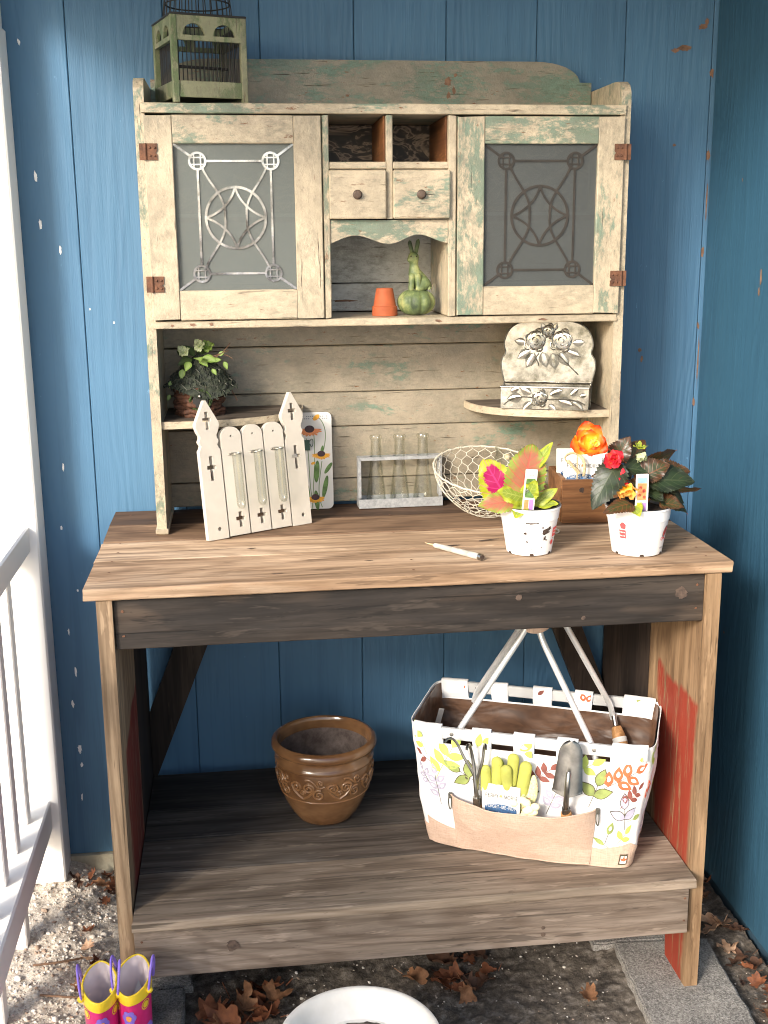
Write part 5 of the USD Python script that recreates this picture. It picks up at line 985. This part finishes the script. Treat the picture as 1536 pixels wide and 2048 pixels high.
def blade(u, v):
    w = np.where(v < .72, .0305 - .007 * v / .72 + 0 * v, (.0235) * np.sqrt(np.clip(1 - ((v - .72) / .285) ** 2, 0, 1))); x = (2 * u - 1) * w
    return np.stack([.085 + x + .006 * v, -.164 - .011 * (1 - v * .5) * (1 - (2 * u - 1) ** 2) + .004 * v, .166 + .116 * v + .008 * (np.abs(2 * u - 1)) * (v < .05)], -1)
bl = grid(blade, 21, 30); b2 = bl.copy(); b2.vertices = b2.vertices + [0, .0014, 0]; b2.invert(); tput(tw, 'blade', [bl, b2], 'steel', smooth=True)
tput(tw, 'shank', tube(curve([(.084, -.162, .135), (.085, -.173, .155), (.0875, -.183, .185), (.089, -.181, .216), (.089, -.177, .222)], 16), np.linspace(.0062, .0050, 16), 10), 'steel', smooth=60)
tput(tw, 'ferrule', tube([(.0835, -.158, .122), (.084, -.162, .138)], .0085, 14), 'steel', smooth=40); tput(tw, 'handle', tube([(.083, -.132, .06), (.084, -.145, .10), (.0845, -.157, .124), (.0845, -.159, .130)], [.008, .011, .0115, .009], 14), 'handle_wood', smooth=40)
# garden gloves, fingers up
gl = thing('garden_gloves', 'lime green flowered garden gloves tucked in the tote pocket', 'gloves', tuple(tp_((-.035, -.155, .05))))
GJ = dict(w=((-.030, -.150, .085), (.030, .008, .02)), p0=((-.045, -.152, .145), (.026, .009, .015)), p1=((-.020, -.152, .150), (.028, .009, .015)),
          a0=((-.078, -.153, .155), (.0115, .008, .010)), a1=((-.079, -.156, .197), (.0105, .0075, .0105)), b0=((-.056, -.153, .165), (.0115, .0085, .010)), b1=((-.056, -.157, .217), (.0115, .008, .0115)), c0=((-.034, -.156, .165), (.011, .009, .010)), c1=((-.036, -.164, .205), (.0115, .008, .0115)), d0=((-.028, -.150, .17), (.011, .008, .010)), d1=((-.024, -.152, .226), (.0118, .0078, .011)), e0=((-.006, -.153, .155), (.0125, .009, .012)), e1=((.002, -.156, .213), (.0125, .008, .0125)), f0=((.006, -.149, .13), (.012, .008, .012)), f1=((.017, -.150, .165), (.009, .006, .03)))
tput(gl, 'glove_palm', hulls([('w', 'p0'), ('w', 'p1'), ('p0', 'p1'), ('p0', 'a0'), ('p0', 'b0'), ('p1', 'e0'), ('p1', 'f0'), ('f0', 'f1')], GJ, .006, 6), 'glove_floral', smooth=True)
for a in 'abcde': tput(gl, 'finger', hulls([(a + '0', a + '1')], GJ, .004, 3), 'glove_green', smooth=True)
r = np.random.default_rng(2); tput(gl, 'frilled_cuff', [xf(trimesh.creation.icosphere(2, 1.0), (.012 + .013 * r.standard_normal(), -.172 + .004 * r.standard_normal(), .122 + .012 * r.standard_normal()), s=(.009, .006, .008)) for _ in range(16)], 'cuff_cream', smooth=True)
pq = tp_((-.046, -.166, .070)); pk2 = packet(tuple(pq), -23.4 - 4, -2, 'seed packet tucked in front of the green gloves in the tote pocket', .078, .100)
# a wooden handled tool inside the tote
it = thing('weeder_tool', 'wooden handled tool standing inside the tote against the back rail', 'garden tool', tuple(tp_((.150, .085, .03))))
tput(it, 'handle', tube(curve([(.176, .060, .165), (.166, .075, .190), (.157, .088, .212)], 8), [.0135, .0145, .015, .015, .0145, .0135, .012, .010], 14), 'handle_wood', smooth=40); tput(it, 'shank', tube([(.156, .09, .214), (.150, .099, .232)], .0055, 10), 'steel', smooth=40)
tput(it, 'price_sticker', tube([(.1688, .0705, .1835), (.1650, .0763, .1925)], .0154, 14), 'card_white', smooth=40)

# ---- brown glazed pot
g = G(); bn = g.noise(g.coords((10, 10, 18)), 1, 4, .6); g.done('brown_glaze', base_color=g.mix(g.mask(bn, .35, .68), (.075, .035, .015), (.14, .075, .035)), roughness=.16, specular_ior_level=.7)
plain('glaze_light', (.155, .078, .034), .18, .2, 40, specular_ior_level=.7); rusty('pot_inside', (.035, .022, .018), (.11, .085, .075), sc=30)
PX, PY = .4425, .338
gp = thing('glazed_pot', 'round brown glazed flower pot with scroll band on the lower shelf', 'flower pot', (PX, PY, BZ))
ctrl = curve([(.056, .002), (.070, .022), (.086, .055), (.0945, .085), (.0985, .110), (.0985, .128)], 26)
pp = [(.0005, .002), (.050, .001)] + [tuple(p) for p in ctrl] + [(.1005, .130), (.1015, .1335), (.1, .137), (.0975, .140), (.0975, .150), (.0985, .1525), (.104, .1555), (.1075, .161), (.107, .168), (.1025, .1735), (.097, .1745), (.0935, .172), (.092, .165), (.089, .135), (.082, .07), (.06, .018), (.0005, .014)]
GS = 1.07
put(gp, 'pot_body', xf(rev(pp, 72), s=GS), 'brown_glaze', smooth=45, local=True)
put(gp, 'pot_inside', rev([(.0005, .0155), (.0585, .0192), (.0810, .071), (.0885, .135), (.0905, .150), (.0895, .150), (.0875, .135), (.0800, .072), (.0575, .0205), (.0005, .0165)], 64).apply_scale(GS), 'pot_inside', smooth=45, local=True)
def gpr(z): return np.interp(z, ctrl[:, 1], ctrl[:, 0])
put(gp, 'band_line', [xf(tube([((gpr(z) + .0003) * math.cos(a), (gpr(z) + .0003) * math.sin(a), z) for a in np.linspace(0, 2 * PI, 80, endpoint=False)], .0019, 6, closed=True), s=GS) for z in (.068,)], 'glaze_light', smooth=60, local=True)
sc = []
def onpot(P, r0, r1=None):
    P = np.asarray(P, float); R = gpr(P[:, 1]); a = P[:, 0] / .095; return tube(np.stack([(R + .0002) * np.cos(a), (R + .0002) * np.sin(a), P[:, 1]], -1), np.linspace(r0, r1 or r0, len(P)) * 1.45, 6)
def spiral(cx, cz, R, a0, turns, sgn=1, n=26): t = np.linspace(0, 1, n); return np.c_[cx + R * (1 - .85 * t) * np.cos(a0 + sgn * t * turns * 2 * PI), cz + R * (1 - .85 * t) * np.sin(a0 + sgn * t * turns * 2 * PI)]
per = 2 * PI * .095 / 8
for k in range(8):
    x = k * per
    sc += [onpot(spiral(x + .010, .101, .0115, 2.8, 1.6, -1), .0020, .0011), onpot(spiral(x + .036, .101, .0115, .3, 1.6, 1), .0020, .0011), onpot([(x - .001, .104), (x + .004, .092), (x + .012, .083), (x + .023, .076)], .0022, .0016), onpot([(x + .047, .104), (x + .043, .092), (x + .035, .083), (x + .023, .076)], .0022, .0016),
           onpot(spiral(x + .056, .088, .0125, 1.2, 1.7, 1), .0022, .0012), onpot(spiral(x + .060, .115, .0065, 4.2, 1.4, -1), .0016, .001), onpot(curve([(x + .030, .120), (x + .045, .117), (x + .056, .106), (x + .068, .108)], 10), .0018, .0012), onpot(spiral(x + .023, .090, .006, 0, 1.3, 1), .0015, .001)]
put(gp, 'scroll_relief', [xf(m_, s=GS) for m_ in sc], 'glaze_light', smooth=60, local=True)

# ================================================================== on the ground
g = G(); f = g.noise(g.coords((40, 40, 40)), 1, 4, .6); g.done('boot_pink', base_color=g.mix(g.mask(f, .3, .7), (.52, .014, .13), (.62, .025, .18)), roughness=.3)
plain('boot_yellow', (.80, .56, .03), .35); plain('boot_purple', (.22, .14, .58), .35); plain('boot_lining', (.72, .62, .62), .8, .04, 60); plain('boot_orange', (.75, .30, .05), .4)
def boot(name_label, loc, rz, mirror):
    t = thing('rain_boot', name_label, 'boot', loc, rz=rz, group=None)
    def sh(u, v, o=0.0):
        a = u * 2 * PI; z = v * .205; fo = np.clip(1 - z / .085, 0, 1) ** 1.5; rx, ry = .0275 + .0035 * v - .002 * fo + o, .043 + .005 * v + o; cy = -.0 - .045 * fo
        ry = ry + .045 * fo; sq = 1 - .06 * np.abs(np.sin(2 * a)); top = .010 * np.sin(a) * (v > .9) * (v - .9) * 10
        return np.stack([rx * np.cos(a) * sq, cy + ry * np.sin(a) * sq, z * np.where(fo > .3, 1, 1) + top], -1)
    put(t, 'boot_shaft', grid(lambda u, v: sh(u, v), 56, 34), 'boot_pink', smooth=True, local=True)
    put(t, 'boot_lining', grid(lambda u, v: sh(1 - u, .12 + v * .885, -.0026), 56, 20), 'boot_lining', smooth=True, local=True)
    put(t, 'yellow_band', grid(lambda u, v: sh(u, .865 + .14 * v, .0012 + .0009 * np.sin(PI * v)), 56, 6), 'boot_yellow', smooth=True, local=True)
    put(t, 'rim_edge', tube(sh(np.linspace(0, 1, 57)[:-1], np.full(56, 1.005), -.0006), .0020, 7, closed=True), 'boot_yellow' , smooth=60, local=True)
    put(t, 'sole', ext(affinity.scale(Point(0, -.045).buffer(1, 24), .040, .098), 'z', -.001, .012), 'boot_yellow', local=True)
    put(t, 'insole', ext(affinity.scale(Point(0, -.042).buffer(1, 24), .030, .080), 'z', .0125, .016), 'boot_lining', local=True)
    for sx_ in (-1, 1):
        x = sx_ * .0308; put(t, 'pull_loop', tube(curve([(x, -.022, .190), (x + sx_ * .004, -.018, .222), (x + sx_ * .006, 0, .243), (x + sx_ * .004, .018, .222), (x, .022, .190)], 18), .0042, 8, flat=.55), 'boot_purple', smooth=True, local=True)
        put(t, 'loop_stud', xf(trimesh.creation.icosphere(2, .006), (x + sx_ * .002, -.022, .192), s=None), 'boot_yellow', smooth=True, local=True)
    bf = lambda u, v, h: sh((np.asarray(u) / .215) % 1.0, np.asarray(v) / .205, .0008 + h)
    rr = np.random.default_rng(5 + mirror)
    for k in range(7):
        cx, cz = .161 + (k % 3 - 1) * .036 + rr.uniform(-.006, .006), .165 - (k // 3) * .042 - (k % 2) * .014
        if k % 3 == 1 or k > 3:
            put(t, 'flower_print', decal(unary_union([Point(cx + .0085 * math.cos(a), cz + .0085 * math.sin(a)).buffer(.0068, 8) for a in np.arange(6) * PI / 3]), bf, .006, .0003), 'boot_purple', smooth=True, local=True); put(t, 'flower_centre_print', decal(Point(cx, cz).buffer(.0058, 10), bf, .006, .0007), 'boot_orange', smooth=True, local=True)
        else:
            put(t, 'flower_print', decal(Point(cx, cz).buffer(.0095, 14).difference(Point(cx, cz).buffer(.0078, 14)), bf, .006, .0003), 'boot_yellow', smooth=True, local=True); put(t, 'flower_centre_print', decal(Point(cx, cz).buffer(.006, 10), bf, .006, .0004), 'boot_yellow', smooth=True, local=True)
    return t
boot('left pink flowered child rain boot with yellow band, nearer the railing', (-.0005, -.120, .004), 4, 0)
b2_ = boot('right pink flowered child rain boot with purple loops, nearest the bench leg', (.0575, -.108, .004), -6, 1)
put(b2_, 'size_tag', decal(Polygon([(-.008, 0), (.008, 0), (.008, .035), (0, .055), (-.008, .035)]), plane_fn((0, .024, .115), (1, 0, 0), (0, .32, .95)), .05, .0006), 'card_white', local=True)

g = G(); f = g.noise(g.coords((30, 30, 30)), 1, 4, .6); g.done('pale_ceramic', base_color=g.mix(g.mask(f, .3, .7), (.66, .64, .60), (.74, .72, .69)), roughness=.5)
wp = thing('white_planter_bowl', 'round off-white planter bowl standing in front of the bench', 'planter', (.4550, -.252, .0))
put(wp, 'bowl', rev([(.0005, 0), (.085, 0), (.095, .01), (.128, .11), (.137, .128), (.1445, .136), (.1460, .143), (.1435, .149), (.138, .151), (.1325, .149), (.128, .143), (.118, .118), (.108, .104), (.0005, .104)], 84), 'pale_ceramic', smooth=45, local=True)
put(wp, 'grit', grid(lambda u, v: np.stack([.106 * v * np.cos(u * 2 * PI), .106 * v * np.sin(u * 2 * PI), .1065 + .004 * (meshkit.fbm(np.stack([v * np.cos(u * 6.283) * 9, v * np.sin(u * 6.283) * 9, 0 * u], -1), 3, 2) - .5) - .004 * v ** 8], -1), 60, 16), 'ground', smooth=True, local=True)
# concrete pavers
def paver(x0, x1, y0, y1, z, label, rz, seed):
    c = ((x0 + x1) / 2, (y0 + y1) / 2, z - .05); t = thing('concrete_paver', label, 'paver', c, rz=rz); w, d = (x1 - x0) / 2, (y1 - y0) / 2
    r_ = np.random.default_rng(seed); P = [(-w, -d), (w, -d), (w, d), (-w, d)]; P = LineString(P + [P[0]]).segmentize(.03); P = np.array(P.coords)[:-1] + r_.standard_normal((len(P.coords) - 1, 2)) * .0016
    put(t, 'slab', [ext(Polygon(P).buffer(-.004), 'z', .046, .05), ext(Polygon(P), 'z', 0, .0465)], 'concrete', local=True)
paver(1.046, 1.252, -.30, .165, .0005, 'concrete paver under the front of the right bench leg', -3, 1); paver(1.020, 1.225, .172, .62, -.002, 'concrete paver under the rear of the right bench leg', -2, 2)
paver(-.030, .138, -.32, .140, .0005, 'dark concrete paver under the front of the left bench leg', 2, 3); paver(-.024, .142, .147, .60, .0, 'concrete paver under the rear of the left bench leg', 1, 4)
# gravel, leaves and twigs
r = np.random.default_rng(77)
stone_c = [(.42, .37, .32), (.58, .54, .48), (.70, .67, .62), (.34, .25, .19)]
for k, c in enumerate(stone_c): plain(f'stone_{"abcd"[k]}', c, .9, .25, 150)
inst = UsdGeom.PointInstancer.Define(stage, '/World/gravel'); props(inst.GetPrim(), 'loose pale gravel and grit on the ground beside the railing', 'gravel', None, 'stuff')
protos = []
for k in range(4):
    s = trimesh.creation.icosphere(1, 1.0); s.vertices = s.vertices * (1 + .35 * (meshkit.noise(s.vertices * 1.4 + k * 7, k)[:, None] - .5) * 2) * [1, .8, .6]
    path = f'/World/gravel/stone_shape_{k:03d}'; usdkit.mesh(stage, path, tm(s.vertices, s.faces), MAT[f'stone_{"abcd"[k]}'], smooth=40); protos.append(path)
inst.CreatePrototypesRel().SetTargets([Sdf.Path(p) for p in protos])
N = 9000; gx, gy = -.60 + .62 * r.random(N) ** .8, -.70 + 1.31 * r.random(N); N2 = 1500; gx = np.r_[gx, .05 + 1.3 * r.random(N2)]; gy = np.r_[gy, -.5 + 1.1 * r.random(N2)]
ok = ~(((gx > -.04) & (gx < .15)) | ((gx > 1.02) & (gx < 1.26))); gx, gy = gx[ok], gy[ok]; n_ = len(gx)
sz = np.clip(np.exp(r.normal(-6.05, .5, n_)), .001, .010) * np.where(gx > .1, .75, 1); gz = ground_z(gx, gy) + sz * .15
from pxr import Vt
inst.CreatePositionsAttr(Vt.Vec3fArray.FromNumpy(np.c_[gx, gy, gz].astype(np.float32))); inst.CreateProtoIndicesAttr(Vt.IntArray.FromNumpy(r.choice(4, n_, p=[.36, .3, .16, .18]).astype(np.int32)))
inst.CreateScalesAttr(Vt.Vec3fArray.FromNumpy(np.repeat(sz[:, None], 3, 1).astype(np.float32)))
ang = r.random(n_) * PI; inst.CreateOrientationsAttr(Vt.QuathArray([Gf.Quath(float(math.cos(a)), float(.3 * math.sin(a)), float(.2 * math.sin(a)), float(.93 * math.sin(a))) for a in ang]))
for k, (a, b) in enumerate((((.10, .032, .014), (.24, .085, .035)), ((.16, .07, .03), (.34, .17, .085)), ((.30, .17, .10), (.50, .33, .22)), ((.045, .022, .014), (.12, .055, .03)))):
    g = G(); f = g.noise(g.coords((50, 50, 50)), 1, 5, .65); c = g.mix(g.mask(f, .35, .65), a, b); p = g.add('principled_bsdf', base_color=c, roughness=.75); tr = g.add('translucent_bsdf', color=c); m_ = g.add('mix_closure', fac=.15, closure1=f'{p}.BSDF', closure2=f'{tr}.BSDF')
    nm = f'dry_leaf_{"abcd"[k]}'; MAT[nm] = usdkit.material(stage, f'/World/Looks/{nm}', g.n, g.l, surface=f'{m_}.closure')
def dry_leaf(L, seed):
    """A curled dead oak or maple leaf: lobed outline, crumpled."""
    r_ = np.random.default_rng(seed); n = 34; a = np.linspace(0, 2 * PI, n, endpoint=False); lob = 1 + r_.uniform(.05, .30) * np.cos(r_.integers(3, 7) * a + r_.random()) + .14 * np.cos(9 * a + r_.random() * 6) + .10 * r_.standard_normal(n); sq = r_.uniform(.35, .9)
    R = L * .5 * (.62 + .38 * np.abs(np.cos(a / 2))) * np.clip(lob, .45, 1.6); P = Polygon(np.c_[R * np.cos(a), R * np.sin(a) * sq]).buffer(0)
    P = max(getattr(P, 'geoms', [P]), key=lambda q: q.area); p, f = flat_tris(P, L * .16)
    kx, ky, ph = r_.uniform(4, 11), r_.uniform(5, 14), r_.random() * 6; x, y = p[:, 0] / L, p[:, 1] / L
    z = L * (.8 * y ** 2 * r_.uniform(.4, 2.2) / sq + .6 * x ** 2 * r_.uniform(-1.0, 1.8) + .035 * np.sin(kx * x * 2 + ph) + .035 * np.sin(ky * y * 2 + ph * 2))
    m = tm(np.c_[p, z], f); st = tube([(-L * .45, 0, z.min()), (-L * .7, r_.uniform(-.1, .1) * L, L * .08)], L * .012, 4); return join([m, st])
shapes = {}
def scatter(n, fx, fy, label, group, mats, L0, L1, seed, lift=.004, tilt=22):
    r_ = np.random.default_rng(seed)
    for k in range(n):
        x, y = fx(r_), fy(r_); L = r_.uniform(L0, L1); m = dry_leaf(L, seed * 100 + k % 9); z = float(ground_z(np.array(x), np.array(y)))
        if (-.035 < x < .145) or (1.03 < x < 1.24): z = max(z, .001)
        t = mat4((x, y, z + lift + r_.random() * .008), r_.random() * 360, r_.uniform(-tilt, tilt), r_.uniform(-tilt, tilt)); m.apply_transform(t)
        put(None, 'dry_leaf', m, mats[int(r_.integers(len(mats)))], smooth=60, label=label, cat='leaf', group=group)
scatter(13, lambda q: q.normal(.27, .05), lambda q: q.normal(.06, .035), 'brown curled leaf in the heap under the left half of the bench', 'leaf heap under the left half of the bench', ('dry_leaf_a', 'dry_leaf_a', 'dry_leaf_d', 'dry_leaf_b'), .05, .10, 5, .012, 35)
scatter(12, lambda q: q.normal(.70, .05), lambda q: q.normal(.10, .05), 'brown crumpled leaf under the middle of the lower apron', 'leaves under the middle of the bench', ('dry_leaf_a', 'dry_leaf_b', 'dry_leaf_d'), .04, .08, 6, .008, 30)
scatter(26, lambda q: q.normal(1.315, .022), lambda q: q.uniform(-.12, .42), 'dry leaf lying between the right paver and the side wall', 'leaves along the side wall', ('dry_leaf_a', 'dry_leaf_d', 'dry_leaf_b', 'dry_leaf_c'), .035, .075, 7, .006, 35)
scatter(14, lambda q: q.uniform(-.10, -.035), lambda q: q.uniform(.15, .60), 'small dry leaf on the gravel beside the left bench leg', 'leaves beside the left bench leg', ('dry_leaf_b', 'dry_leaf_a', 'dry_leaf_c'), .03, .06, 8, .004, 30)
scatter(10, lambda q: q.uniform(-.15, -.03), lambda q: q.uniform(.52, .60), 'rust brown leaf scrap against the foot of the blue wall', 'leaf scraps at the foot of the back wall', ('dry_leaf_a', 'dry_leaf_d'), .03, .05, 9, .004, 30)
put(None, 'dry_leaf', xf(dry_leaf(.055, 911), (.945, -.01, .004), 70, 8, 6), 'dry_leaf_b', smooth=60, label='single orange brown leaf on the bare earth left of the right paver', cat='leaf')
for P, lab in (([(-.075, .085, .030), (-.045, .04, .035), (-.030, -.01, .030)], 'pale stick leaning over the gravel behind the left boot'), ([(-.16, .14, .012), (-.10, .12, .016), (-.05, .115, .012)], 'dark twig lying on the gravel beside the bottom rail'), ([(-.19, .24, .015), (-.14, .235, .02), (-.09, .25, .016)], 'thin brown twig on the gravel nearer the post'), ([(.30, -.045, .002), (.34, -.02, .008), (.365, -.005, .004)], 'pale twig on the earth left of the planter bowl')):
    put(None, 'twig', tube(curve(P, 8), .0024, 6), 'raffia' if 'pale' in lab else 'twig', smooth=True, label=lab, cat='twig')
